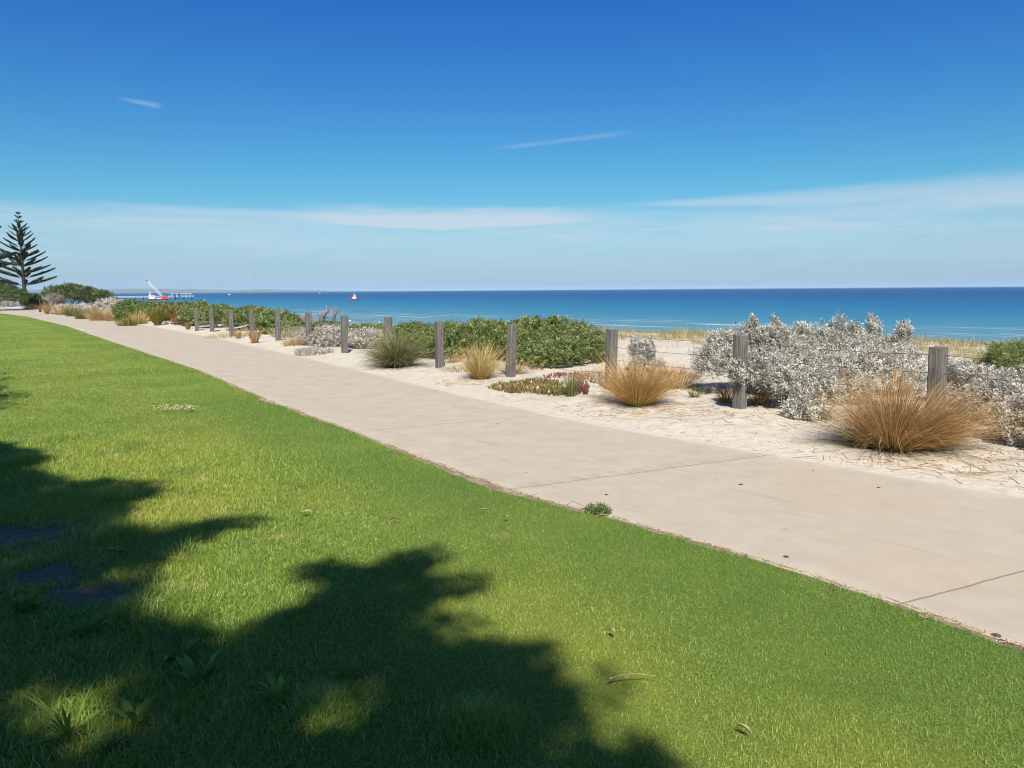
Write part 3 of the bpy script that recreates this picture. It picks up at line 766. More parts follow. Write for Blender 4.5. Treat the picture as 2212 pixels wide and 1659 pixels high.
shrub('low_silver_bush', 'low pale silver shrub spilling down behind the orange-brown clump at the right edge', 'bush', 'silver',
      [B(2030, 2150, 776, 900, 9.6, 0.6), B(2100, 2230, 800, 960, 8.6, 0.6), B(2160, 2290, 840, 1010, 7.5, 0.5), B(2210, 2380, 820, 960, 8.2, 0.7)],
      5600, 0.11, (0.038, 0.017), 10, 'twig', 80, 0.007, seed=3, up=0.35, shell=0.18, lumpy=0.3)
shrub('green_bush', 'dark green bush at the far right edge behind the low silver shrub', 'bush', 'green',
      [B(2150, 2330, 726, 830, 12.2, 0.8), B(2105, 2190, 762, 830, 12.8, 0.55), B(2135, 2160, 742, 790, 12.9, 0.15, 1.5), B(2260, 2420, 728, 830, 12.4, 0.9)],
      3200, 0.12, (0.05, 0.016), 9, 'twig', 40, 0.009, seed=4, up=0.55, lumpy=0.3)
shrub('small_silver_bush', 'small upright white shrub with two tufted heads on the sand behind the reddish clump', 'bush', 'silver',
      [B(1356, 1392, 726, 785, 14.6, 0.2), B(1388, 1418, 730, 790, 14.5, 0.17), B(1350, 1440, 765, 806, 14.5, 0.3, 0.6)],
      620, 0.10, (0.04, 0.02), 10, 'twig', 16, 0.007, seed=5, up=0.6, lumpy=0.25)
# green mound behind the fence
shrub('mound_shrub', 'big rounded green shrub mounded behind the pale post in the middle', 'bush', 'green',
      [B(1090, 1312, 692, 810, 16.8, 1.15), B(1115, 1265, 725, 808, 15.7, 0.7), B(1060, 1210, 688, 790, 17.6, 1.1), B(1010, 1120, 692, 800, 18.0, 0.9),
       B(1150, 1170, 683, 715, 16.6, 0.12, 1.8), B(1180, 1215, 682, 715, 16.6, 0.14, 1.8), B(1245, 1262, 704, 730, 16.4, 0.1, 1.6)],
      9500, 0.11, (0.055, 0.022), 9, 'greytwig', 70, 0.012, seed=6, up=0.5, lumpy=0.14, shell=0.13)
shrub('spreading_shrub', 'green shrub spreading behind the drooping dark green clump, left of the big mound', 'bush', 'green',
      [B(900, 1040, 692, 790, 18.4, 0.9), B(830, 960, 696, 780, 19.6, 1.0), B(985, 1085, 690, 790, 18.8, 0.9)],
      6200, 0.11, (0.055, 0.021), 9, 'greytwig', 50, 0.012, seed=7, up=0.5, lumpy=0.16, shell=0.14)
shrub('back_shrub', 'low dark green strip of shrub above the white low saltbush', 'bush', 'green',
      [B(640, 760, 694, 725, 29.0, 1.2), B(735, 850, 697, 735, 27.0, 1.2), B(560, 680, 690, 730, 29.5, 1.0)],
      3400, 0.13, (0.065, 0.026), 8, 'twig', 20, 0.012, seed=8, up=0.5, lumpy=0.16)
shrub('white_saltbush', 'low whitish saltbush behind the knotty grey post', 'bush', 'greysilver',
      [B(672, 762, 700, 765, 22.3, 0.7), B(748, 832, 706, 762, 21.6, 0.7), B(640, 700, 706, 762, 22.8, 0.5)],
      3000, 0.12, (0.055, 0.024), 8, 'twig', 40, 0.009, seed=9, up=0.6, lumpy=0.16)
shrub('grey_mat_plant', 'flat grey mat of twiggy foliage on the sand in front of the white saltbush', 'plant', 'greysilver',
      [B(632, 724, 748, 772, 19.6, 0.55)], 620, 0.07, (0.04, 0.012), 7, 'greytwig', 10, 0.006, seed=10, up=0.3, lumpy=0.2, tint_shift=-0.12)
# long green dune shrub, further left along the fence
shrub('dune_shrub', 'long sprawling green shrub running behind five posts left of the white saltbush', 'bush', 'green',
      [B(425, 520, 656, 712, 34.5, 1.6), B(490, 580, 660, 720, 32.5, 1.5), B(555, 640, 668, 728, 30.0, 1.4), B(600, 662, 680, 728, 28.8, 1.1), B(395, 470, 657, 705, 37.5, 1.6), B(540, 600, 664, 700, 32.5, 1.0)],
      6800, 0.16, (0.085, 0.034), 8, 'greytwig', 60, 0.014, seed=11, up=0.5, lumpy=0.16)
shrub('dry_twig_bush', 'thin pale grey half-dead twigs at the base of the long green dune shrub', 'bush', 'greysilver',
      [B(585, 680, 700, 735, 26.5, 0.6, 1)], 260, 0.2, (0.05, 0.012), 6, 'greytwig', 50, 0.007, seed=12, up=0.5, lumpy=0.3)
shrub('hedge_shrub', 'rounded dark green shrub with two posts buried in it, left of the olive shrub', 'bush', 'green',
      [B(252, 330, 645, 700, 43.5, 1.5), B(290, 400, 651, 700, 44.0, 1.8), B(255, 300, 660, 703, 41.0, 0.9), B(355, 440, 652, 690, 45.0, 1.6), B(405, 450, 649, 690, 43.0, 1.2)],
      4600, 0.2, (0.11, 0.044), 8, 'twig', 40, 0.016, seed=13, up=0.5, lumpy=0.18, tint_shift=-0.1)
shrub('olive_shrub', 'golden olive shrub dome at the fence with a rusty underside', 'bush', 'olive',
      [B(345, 420, 659, 700, 38.3, 0.9), B(330, 380, 666, 700, 38.0, 0.6)], 1100, 0.18, (0.09, 0.03), 8, 'twig', 26, 0.012, seed=14, up=0.55, lumpy=0.14)
shrub('rusty_shrub', 'rusty red-brown dying shrub between two posts below the olive dome', 'bush', 'rust',
      [B(372, 412, 676, 705, 37.4, 0.5), B(403, 448, 668, 704, 36.8, 0.6)], 520, 0.2, (0.10, 0.028), 7, 'twig', 40, 0.012, seed=15, up=0.35, lumpy=0.25)
# far left: whitish saltbush along the fence, tall dark bush, hedges
shrub('pale_saltbush', 'whitish saltbush hedge along the far posts', 'bush', 'greysilver',
      [B(205, 262, 645, 690, 52.0, 1.2), B(150, 215, 655, 684, 56.0, 1.0), B(228, 268, 643, 680, 54.0, 1.0), B(115, 165, 656, 680, 60.0, 0.9)],
      1900, 0.22, (0.13, 0.05), 7, 'twig', 30, 0.012, seed=16, up=0.6, lumpy=0.25)
shrub('tall_dark_bush', 'tall dark green bush with bare brown branches on its left side, beside the norfolk pine', 'bush', 'darkgreen',
      [B(115, 190, 613, 655, 71, 1.8), B(160, 215, 618, 660, 70, 1.6), B(195, 242, 626, 662, 68, 1.4), B(95, 140, 615, 650, 72, 1.2, 0.5)],
      2600, 0.32, (0.19, 0.07), 7, 'twig', 90, 0.03, seed=17, up=0.5, lumpy=0.22)
shrub('dark_hedge', 'dark shadowed hedge between the norfolk pine trunk and the tall dark bush', 'bush', 'darkgreen',
      [B(50, 98, 634, 668, 84, 1.6), B(66, 96, 640, 672, 80, 1.2)], 900, 0.3, (0.19, 0.07), 7, 'twig', 12, 0.02, seed=18, up=0.5, lumpy=0.2, tint_shift=-0.2)
shrub('roadside_bush', 'broad green bush at the left edge where the path bends away', 'bush', 'darkgreen',
      [B(-30, 40, 618, 664, 98, 2.2), B(15, 64, 624, 664, 96, 2.0)], 2000, 0.35, (0.22, 0.08), 7, 'twig', 16, 0.02, seed=19, up=0.5, lumpy=0.2, tint_shift=0.1)
shrub('pale_verge_bush', 'small pale tan shrub under the norfolk pine beside the path bend', 'bush', 'greysilver',
      [B(40, 60, 643, 664, 90, 0.8), B(-5, 30, 650, 664, 93, 0.8)], 460, 0.25, (0.16, 0.06), 7, 'twig', 10, 0.015, seed=20, up=0.5, lumpy=0.25, tint_shift=-0.1)
shrub('background_tree', 'dark rounded tree crown behind the norfolk pine at the left edge', 'tree', 'darkgreen',
      [B(-25, 22, 606, 640, 135, 2.5), B(5, 35, 612, 640, 132, 2.0)], 700, 0.45, (0.32, 0.12), 7, 'twig', 10, 0.05, seed=21, up=0.5, lumpy=0.2, tint_shift=-0.15)

shrub('brown_twig_bush', 'bare brown twiggy growth on the near left flank of the tall dark bush', 'bush', 'greysilver',
      [B(94, 150, 630, 657, 69.5, 1.0)], 200, 0.3, (0.16, 0.035), 6, 'twig', 80, 0.028, seed=25, up=0.4, lumpy=0.25, tint_shift=-0.35)
# leafless dead shrub on the dune
def dead_shrub():
    rng = np.random.RandomState(77)
    base = at_d(690, 702, 28.5); base[2] = float(terr(base[0], base[1]))
    root = empty('dead_shrub', base, 'leafless grey dead shrub with bare crooked stems against the sea', 'shrub')
    st = MB(); tw = MB()
    for (qx, qtop) in [(655, 680), (672, 676), (690, 672), (705, 666), (722, 665), (731, 668), (700, 676), (662, 684)]:
        e = at_d(qx + rng.normal(0, 3), qtop + 9, 28.5 + rng.normal(0, 0.4)) - base
        b = np.array([e[0] * 0.55 + rng.normal(0, 0.1), e[1] * 0.3, -0.05])
        m1 = b * 0.6 + e * 0.4 + rng.normal(0, 0.10, 3); m2 = b * 0.25 + e * 0.75 + rng.normal(0, 0.06, 3)
        st.tube([b, m1, m2, e], [0.035, 0.028, 0.02, 0.012], 5)
        for _ in range(34):
            s0 = m2 * (1 - (f := rng.uniform(0.2, 1.1))) + e * f
            d = nrm(np.array([rng.normal(0, 0.8), rng.normal(0, 0.8), rng.uniform(0.1, 1.0)])); l = rng.uniform(0.15, 0.36)
            tw.tube([s0, s0 + d * l * 0.5 + rng.normal(0, 0.02, 3), s0 + d * l], [0.008, 0.006, 0.004], 3, False)
    st.build('stems', M['twig'], root); tw.build('twigs', M['greytwig'], root)
dead_shrub()

# ------------------------------------------------------------------ grass clumps
def G(px_, py_): return ground(px_, py_)
gr = 'grass clumps along the sandy verge'
tuft('rush_clump', 'largest orange-brown grass clump, sweeping right over the sand at the right edge', 'grass clump', 'brownrush', G(1945, 968), 5200, 0.22, 0.95, 1.10, 0.60, 0.0020, (0.26, -0.02), gr, 1, 260, 'seedhead', segs=6, lmin=0.4)
tuft('rush_clump', 'reddish-tipped golden grass clump in front of the split post', 'grass clump', 'redrush', G(1377, 872), 3000, 0.13, 0.76, 1.05, 0.45, 0.0020, (0.05, 0), gr, 2, 300, 'seedhead')
tuft('rush_clump', 'yellow upright grass clump in front of the pale post by the green mound', 'grass clump', 'yellowrush', G(1037, 817), 800, 0.13, 0.76, 0.75, 0.5, 0.0030, (0.05, 0), gr, 3)
tuft('rush_clump', 'drooping dark green grass clump on the sand, its blades falling to the left', 'grass clump', 'greenrush', G(858, 793), 2200, 0.14, 0.98, 1.10, 0.95, 0.0034, (-0.12, -0.06), gr, 4, segs=6)
tuft('rush_clump', 'olive-green fan-shaped clump in front of the golden olive shrub', 'grass clump', 'oliverush', G(341, 703), 900, 0.10, 0.95, 0.62, 0.2, 0.008, (0.0, 0), gr, 5)
tuft('small_tuft', 'small brown dry tuft at the foot of a grey post left of the white saltbush', 'grass clump', 'brownrush', G(551, 741), 220, 0.07, 0.52, 0.5, 0.3, 0.006, (-0.02, 0), gr, 6)
tuft('small_tuft', 'thin brown dry tuft alone on sand between two grey posts', 'grass clump', 'brownrush', G(515, 729), 110, 0.06, 0.42, 0.45, 0.3, 0.006, (0, 0), gr, 7)
tuft('small_tuft', 'tiny brown-green tuft on the white sand rise by the leftmost bare post', 'grass clump', 'oliverush', G(406, 711), 90, 0.06, 0.45, 0.5, 0.3, 0.008, (0, 0), gr, 8)
tuft('small_tuft', 'short dark grey-green tuft standing in front of the red succulents', 'grass clump', 'greenrush', G(1234, 856), 190, 0.06, 0.40, 0.45, 0.2, 0.004, (0.02, 0), gr, 9)
tuft('small_tuft', 'dry orange tuft at the foot of the clipped-corner post, on its left', 'grass clump', 'brownrush', G(1572, 868), 260, 0.10, 0.30, 0.9, 0.5, 0.0032, (0, 0), gr, 10)
tuft('small_tuft', 'dry orange tuft at the foot of the clipped-corner post, on its right', 'grass clump', 'brownrush', G(1640, 872), 240, 0.09, 0.28, 0.9, 0.5, 0.0032, (0, 0), gr, 11)
tuft('small_tuft', 'small olive seedling tuft beside the big silver bush shade', 'grass clump', 'oliverush', G(1500, 858), 80, 0.05, 0.22, 0.7, 0.4, 0.0035, (0, 0), gr, 12)
tuft('small_tuft', 'straw-coloured sprawling tuft at the base of the pale middle post', 'grass clump', 'straw', G(1110, 806), 300, 0.16, 0.42, 1.15, 0.7, 0.0035, (0, 0), gr, 13)
tuft('small_tuft', 'straw-coloured tuft right of the grooved post on the sand', 'grass clump', 'straw', G(980, 783), 200, 0.12, 0.35, 1.1, 0.7, 0.004, (0, 0), gr, 14)
tuft('small_tuft', 'low orange tuft between the reddish clump and the shaded silver bush', 'grass clump', 'brownrush', G(1468, 838), 380, 0.25, 0.40, 1.1, 0.6, 0.0035, (0.05, 0), gr, 15)
tuft('small_tuft', 'straw tuft below the upright post left of the white saltbush', 'grass clump', 'straw', G(636, 746), 300, 0.30, 0.36, 1.0, 0.6, 0.006, (0, 0), gr, 16)
tuft('small_tuft', 'straw tuft behind the upright post left of the white saltbush', 'grass clump', 'straw', G(620, 728), 380, 0.5, 0.42, 0.9, 0.6, 0.006, (0, 0), gr, 17)
tuft('low_scrub', 'low rusty-brown dry grass behind the reddish-tipped clump, towards the silver bush', 'grass clump', 'brownrush', G(1440, 812), 700, 0.55, 0.30, 1.2, 0.7, 0.0034, (0, 0), gr, 18)
tuft('low_scrub', 'low brown dry grass left of the reddish-tipped clump under the green mound', 'grass clump', 'brownrush', G(1280, 815), 420, 0.35, 0.24, 1.2, 0.7, 0.0034, (0, 0), gr, 19)
tuft('low_scrub', 'straw mat on the sand between the grooved post and the yellow clump', 'grass clump', 'straw', G(1000, 800), 360, 0.45, 0.20, 1.3, 0.7, 0.0034, (0, 0), gr, 20)
tuft('low_scrub', 'tan dry grass along the foot of the long dune shrub, before its middle post', 'grass clump', 'straw', G(500, 726), 420, 0.9, 0.26, 1.2, 0.7, 0.0055, (0, 0), gr, 21)
tuft('low_scrub', 'dark brown skirt of dead blades under the left side of the largest grass clump', 'grass clump', 'greenrush', G(1890, 962), 620, 0.22, 0.55, 1.5, 0.6, 0.0022, (-0.25, -0.05), gr, 22)
for i, (qx, qy, n, r, L, mt, lb) in enumerate([
    (225, 693, 900, 0.7, 0.85, 'straw', 'bright golden dry grass patch beside the path, left of the rounded dark green shrub'),
    (255, 693, 700, 0.6, 0.7, 'straw', 'golden dry grass running up to the rounded dark green shrub'),
    (205, 690, 500, 0.5, 0.7, 'straw', 'left end of the bright golden dry grass by the path'),
    (180, 690, 420, 0.4, 0.9, 'greenrush', 'dark green rush clump at the path edge left of the golden grass'),
    (158, 684, 420, 0.4, 0.9, 'greenrush', 'dark rush clump under the low pale saltbush, second left of the golden grass'),
    (138, 681, 380, 0.4, 0.9, 'yellowrush', 'tan rush clump by the path below the timber rails'),
    (113, 679, 420, 0.4, 1.2, 'brownrush', 'brown upright rush clump at the left end of the far verge'),
    (298, 700, 260, 0.4, 0.8, 'yellowrush', 'tan grass tuft at the foot of the rounded dark green shrub'),
    (275, 705, 300, 0.4, 0.5, 'oliverush', 'low green tuft where the rounded dark green shrub meets the path'),
    (70, 668, 420, 0.8, 0.7, 'brownrush', 'tan grass under the dark hedge at the path bend')]):
    tuft('verge_clump', lb, 'grass clump', mt, G(qx, qy), n, r, L, 0.7, 0.35, 0.011, (0, 0), gr, 30 + i, segs=4)

# ------------------------------------------------------------------ dune grass, succulents, sand litter (stuff)
def blades_field(name, mat, pts, h, w, lean, seed, label, cat):
    rng = np.random.RandomState(seed); n = len(pts)
    ph = rng.uniform(0, 6.283, n); hd = np.c_[np.cos(ph), np.sin(ph)]
    ln = np.abs(rng.normal(lean, 0.3, n)); hh = h * rng.uniform(0.5, 1.2, n)
    p0 = pts.copy(); p1 = p0 + np.c_[hd * (np.sin(ln) * hh * .55)[:, None], np.cos(ln) * hh * .55]
    l2 = ln * 1.8; p2 = p1 + np.c_[hd * (np.sin(l2) * hh * .5)[:, None], np.cos(l2) * hh * .5]
    a2 = ph + 1.57 + rng.normal(0, .6, n); sd = np.c_[np.cos(a2), np.sin(a2), np.zeros(n)] * (w * rng.uniform(.7, 1.3, n))[:, None]
    V = np.stack([p0 - sd, p0 + sd, p1 - sd * .8, p1 + sd * .8, p2], 1).reshape(-1, 3); b = np.arange(n)[:, None] * 5
    tint = np.clip(0.5 + 0.25 * rng.normal(size=n), 0, 1)
    o = np_mesh(name, V, [b + np.array([[2, 3, 4]]), b + np.array([[0, 1, 3, 2]])], M[mat], attrs={'tint': np.r_[tint, tint], 'along': np.r_[np.ones(n), np.zeros(n)]})
    o['kind'] = 'stuff'; o['label'] = label; o['category'] = cat; return o

def scatter_u(rng, n, y0, y1, u0, u1, power=1.0):
    y = y0 + (y1 - y0) * rng.uniform(size=n) ** power
    u = rng.uniform(u0, u1, n); x = sx(y) + u / 0.82
    return x, y, u
rng = np.random.RandomState(5)
x, y, u = scatter_u(rng, 230000, 4, 75, 6.5, 22, 1.5)
xc = x.copy(); q = 0.16; x = x + 0.5 * (np.round(x / 0.42) * 0.42 + 0.14 * np.sin(np.round(y / 0.42) * 5.1) - x); y = y + 0.5 * (np.round(y / 0.42) * 0.42 + 0.14 * np.cos(np.round(xc / 0.42) * 3.7) - y)
k = (0.55 * noise2(x, y, 2.2, 14) + 0.35 * noise2(x, y, 0.7, 15) + 1.1 * sst(8.5 - 2 * sst(24, 42, y), 12.5, u) - 0.62 + 0.25 * rng.normal(size=len(x)) > 0.0)
x, y = x[k], y[k]
sc = np.clip(np.hypot(x, y) / 20, 0.8, 3)
dh = 0.46 * (1 - 0.72 * sst(22, 33, y)) * (0.45 + 0.75 * np.clip(0.4 + noise2(x, y, 2.2, 18), 0, 1)) * (0.7 + 0.5 * rng.uniform(size=len(x))) * (1 - 0.4 * sst(5, 9, x))
blades_field('dune_grass', 'dunegrass', np.c_[x, y, terr(x, y)], dh, 0.0032 * sc, 0.55, 6, 'dry straw-coloured marram grass on the dune crest', 'grass')
# litter: dry stalks lying on the sand
def litter(name, n, gen, seed, L, r, mats, label, cat, curl=0.25):
    rng = np.random.RandomState(seed); x, y = gen(rng, n); n = len(x)
    a = rng.uniform(0, 6.283, n); l = L * rng.lognormal(0, 0.5, n); c = rng.normal(0, curl, n)
    P = []
    for t_ in (-0.5, 0, 0.5):
        ang = a + c * t_ * 2; qx = x + np.cos(ang) * l * t_; qy = y + np.sin(ang) * l * t_
        P.append(np.c_[qx, qy, ZFN(qx, qy) + r * 1.2 + (0.004 * abs(t_))])
    P = np.stack(P, 1); an = a + 1.57
    sd = np.c_[np.cos(an), np.sin(an), 0 * an][:, None] * (r * rng.uniform(0.6, 1.4, n))[:, None, None]
    up = np.array([0, 0, 1.0]) * (r * 1.3)
    V = np.stack([P - sd, P + sd, P + up], 2).reshape(-1, 3)       # triangular section
    b = np.arange(n)[:, None] * 9; F = []
    for s in (0, 1):
        for (i, j) in ((0, 1), (1, 2), (2, 0)): F.append(b + np.array([[s * 3 + i, s * 3 + j, s * 3 + 3 + j, s * 3 + 3 + i]]))
    tint = np.clip(rng.uniform(0, 1, n), 0, 1)
    o = np_mesh(name, V, [np.concatenate(F)], M[mats], attrs={'tint': np.tile(tint, 6), 'along': np.tile(tint * 0 + .3, 6)})
    o['kind'] = 'stuff'; o['label'] = label; o['category'] = cat
M['litter'] = leaf_mat('dry litter', [(0.0, (0.13, 0.085, 0.05)), (0.5, (0.36, 0.23, 0.12)), (1.0, (0.62, 0.46, 0.27))], 0.1, 0.8)
ZFN = terr
def gen_sand(rng, n):
    y = 4.5 + 36 * rng.uniform(size=n) ** 1.7; u = np.abs(rng.normal(1.5, 1.2, n)) + 0.06; x = sx(y) + u / 0.82
    k = rng.uniform(size=n) < 0.35 + 0.65 * sst(-0.3, 0.7, noise2(x, y, 1.1, 16)); return x[k], y[k]
litter('sand_litter', 4200, gen_sand, 8, 0.042, 0.0016, 'litter', 'dry stalks and twigs strewn on the sandy verge', 'litter')
def gen_clump(rng, n):
    xs, ys = [], []
    for (qx, qy, sx_, sy_) in [(1945, 990, 1.0, 0.35), (1377, 890, .6, .35), (2080, 1000, .5, .4), (1700, 905, .9, .35), (1500, 880, .8, .4), (1037, 825, .5, .4), (1300, 850, .6, .3)]:
        c = ground(qx, qy); m = n // 7; xs.append(c[0] + rng.normal(0, sx_, m)); ys.append(c[1] + rng.normal(0, sy_, m))
    x, y = np.concatenate(xs), np.concatenate(ys); k = (x - sx(y)) * .82 > 0.12 + 0.15 * rng.uniform(size=len(x)); return x[k], y[k]
litter('fallen_stalks', 1500, gen_clump, 9, 0.12, 0.002, 'litter', 'fallen orange-brown stalks around the grass clumps', 'litter', 0.12)
def gen_fringe(rng, n):
    y = 2.2 + 34 * rng.uniform(size=n) ** 1.6; x = gx(y) + 0.02 - np.abs(rng.normal(0.05, 0.07, n)); return x, y
ZFN = lambda x, y: np.maximum(terr(x, y), np.where(x < lawn_edge(y), lawn_z(x, y) + 0.02, 0.0))
litter('edge_litter', 2200, gen_fringe, 10, 0.04, 0.0016, 'litter', 'brown straw and bark bits along the lawn edge of the path', 'litter')
def gen_path(rng, n):
    y = 2.6 + 20 * rng.uniform(size=n) ** 1.4; f = rng.uniform(0.02, 0.98, n); x = gx(y) * (1 - f) + sx(y) * f; return x, y
ZFN = lambda x, y: 0 * x + 0.001
litter('path_litter', 110, gen_path, 11, 0.028, 0.0016, 'litter', 'few tiny dry bits scattered on the concrete path', 'litter')

# succulent ground cover (pigface): upright three-sided fingers
def succulent(name, label, spots, mat, n, L, seed):
    rng = np.random.RandomState(seed); base = ground(*spots[0][:2]); root = empty(name, base, label, 'succulent', 'succulent mats in front of the green mound')
    Vs, Fs, Ts, o = [], [], [], 0
    for (qx, qy, rx, ry, wgt) in spots:
        c = ground(qx, qy); m = int(n * wgt)
        d = rng.normal(size=(m, 2)); d = d / np.linalg.norm(d, axis=1)[:, None] * np.sqrt(rng.uniform(0, 1, (m, 1)))
        x, y = c[0] + d[:, 0] * rx, c[1] + d[:, 1] * ry
        hgt = (1 - (d ** 2).sum(1)) * 0.05
        P = np.c_[x, y, terr(x, y) + hgt - 0.01]
        D = nrm(np.c_[rng.normal(0, 0.4, (m, 2)) + d * 0.3, np.ones(m)])
        l = L * rng.uniform(0.6, 1.3, m); wd = l * 0.16
        s1 = nrm(np.cross(D, rng.normal(size=(m, 3)))); s2 = np.cross(D, s1)
        r1 = [P + (s1 * math.cos(a) + s2 * math.sin(a)) * (wd * .7)[:, None] for a in (0, 2.09, 4.19)]
        r2 = [P + D * (l * .6)[:, None] + (s1 * math.cos(a) + s2 * math.sin(a)) * wd[:, None] + d_ for a, d_ in zip((0, 2.09, 4.19), (0, 0, 0))]
        tip = P + D * l[:, None] + rng.normal(0, 0.006, (m, 3))
        V = np.stack(r1 + r2 + [tip], 1).reshape(-1, 3); b = np.arange(m)[:, None] * 7 + o
        Fq = np.concatenate([b + np.array([[i, (i + 1) % 3, 3 + (i + 1) % 3, 3 + i]]) for i in range(3)]); Ft = np.concatenate([b + np.array([[3 + i, 3 + (i + 1) % 3, 6]]) for i in range(3)])
        Vs.append(V); Fs.append((Fq, Ft)); Ts.append(np.clip(0.5 + 0.3 * noise2(x, y, 0.35, 17) + 0.12 * rng.normal(size=m), 0, 1)); o += len(V)
    q = np.concatenate([f[0] for f in Fs]); t3 = np.concatenate([f[1] for f in Fs])
    tq = np.concatenate([np.tile(t_, 3) for t_ in Ts])
    np_mesh('leaves', np.concatenate(Vs), [q, t3], M[mat], root, base, {'tint': np.r_[tq, tq]})
succulent('succulent_mat', 'olive and red mat of finger-like succulents on the sand below the green mound', [(1130, 838, .42, .45, .5), (1095, 840, .28, .22, .2), (1165, 832, .35, .4, .3)], 'succulent', 1000, 0.09, 51)
succulent('succulent_mat', 'grey-olive succulent mat just left of the short dark tuft', [(1200, 850, .3, .2, .6), (1170, 846, .22, .2, .4)], 'succulent', 420, 0.08, 52)
succulent('succulent_mat', 'bright red succulent stems right of the short dark tuft', [(1250, 838, .16, .35, .6), (1252, 850, .12, .12, .4)], 'redsucculent', 130, 0.09, 53)
succulent('succulent_mat', 'purple-red succulent patch under the right side of the green mound', [(1225, 815, .45, .3, .7), (1262, 826, .2, .2, .2)], 'redsucculent', 150, 0.07, 54)
shrub('dead_foliage', 'tangle of brown dry twigs below the left side of the green mound', 'shrub', 'brownrush',
      [B(1105, 1200, 778, 815, 15.2, 0.5)], 160, 0.16, (0.05, 0.01), 5, 'twig', 60, 0.006, seed=22, up=0.3, lumpy=0.3)
shrub('small_white_plant', 'small grey-white plant on the sand left of the reddish clump', 'plant', 'silver',
      [B(1272, 1300, 800, 830, 13.0, 0.2), B(1190, 1225, 822, 842, 12.6, 0.18)], 150, 0.07, (0.03, 0.014), 7, 'twig', 8, 0.005, seed=23, up=0.5, lumpy=0.3)
shrub('edge_seedling', 'small grey-green seedling shrub at the lawn edge of the path', 'plant', 'green',
      [B(1262, 1316, 1086, 1122, 5.38, 0.08)], 110, 0.06, (0.028, 0.008), 10, 'twig', 14, 0.003, seed=24, up=0.6, lumpy=0.3, tint_shift=-0.15)

# ------------------------------------------------------------------ painted marks and small things on the path
M['whitepaint'] = plain_mat('road paint', (0.58, 0.55, 0.51), 0.8, 0.2, 6)
def flat_mark(polys, c, ax_, ay_, z):
    mb = MB()
    for poly in polys:
        P = [(c[0] + a * ax_[0] + b * ay_[0], c[1] + a * ax_[1] + b * ay_[1], z) for (a, b) in poly]
        mb.prism(P, (0, 0, 0.002))
    return mb
def strip(a, b, w):
    a, b = np.array(a), np.array(b); d = (b - a) / np.linalg.norm(b - a); n = np.array([-d[1], d[0]]) * w / 2
    return [tuple(a + n), tuple(b + n), tuple(b - n), tuple(a - n)]
def ring(cx, cy, r, w, k=14):
    return [[(cx + r * math.cos(t0), cy + r * math.sin(t0)), (cx + r * math.cos(t1), cy + r * math.sin(t1)), (cx + (r - w) * math.cos(t1), cy + (r - w) * math.sin(t1)), (cx + (r - w) * math.cos(t0), cy + (r - w) * math.sin(t0))]
            for t0, t1 in [(2 * math.pi * i / k, 2 * math.pi * (i + 1) / k) for i in range(k)]]
for (qx, qy, kind_, lb) in [(178, 713, 'walk', 'white painted walking figure on the path, nearer the lawn'), (253, 711.5, 'bike', 'white painted bicycle symbol on the path, nearer the sand')]:
    c = at_z(qx, qy, 0.0); d = fdir(c[1]); n_ = np.array([d[1], -d[0]])
    if kind_ == 'walk':
        polys = [[(0.12 * math.cos(i / 8 * 6.283), 1.35 + 0.25 * math.sin(i / 8 * 6.283)) for i in range(8)], strip((0, .9), (0.02, 0), .22), strip((-.06, -.15), (-.3, -1.4), .13), strip((.1, -.15), (.3, -1.4), .13),
                 strip((-.05, .9), (-.4, .1), .13), strip((.05, .9), (.42, .25), .13)]
    else:
        polys = ring(-.3, -.85, .33, .07) + ring(.3, .95, .33, .07) + [strip((-.45, -.7), (0, .1), .1), strip((0, .1), (.45, .7), .1), strip((-.2, .5), (.5, .3), .1), strip((-.35, .2), (0.1, -.5), .1), strip((.2, 1.0), (.55, .8), .12)]
    o = flat_mark(polys, c, n_, d, 0.004).build('painted_symbol', M['whitepaint'], None); set_props(o, lb, 'marking', 'painted symbols on the path')
M['capmetal'] = plain_mat('dark cap', (0.075, 0.065, 0.058), 0.5, 0.2, 30)
for (qx, qy, r, lb) in [(1600, 1047, .019, 'dark round disc set in the path just past the grey joint'), (1698, 1203, .017, 'dark round disc in the path near the lawn edge, between the two joints'), (2152, 1373, .021, 'dark round disc in the path at the lower right corner'),
                        (1898, 1053.5, .014, 'small dark disc in the path on its sandy side'), (1310, 1069, .014, 'small dark disc in the path near the seedling shrub'), (1075, 916, .014, 'tiny dark disc far along the middle of the path')]:
    c = at_z(qx, qy, 0); mb = MB(); mb.tube([(0, 0, -0.01), (0, 0, 0.003), (0, 0, 0.005)], [r, r, r * .8], 16); o = mb.build('cover_disc', M['capmetal'], None); o.location = c; set_props(o, lb, 'disc', 'dark discs set in the path')
c = at_z(2163, 1390, 0); mb = MB(); mb.ball((0, 0, .008), (.018, .013, .012), 7, 5); o = mb.build('pebble', M['capmetal'], None); o.location = c; set_props(o, 'dark pebble lying at the path edge in the lower right corner', 'stone')

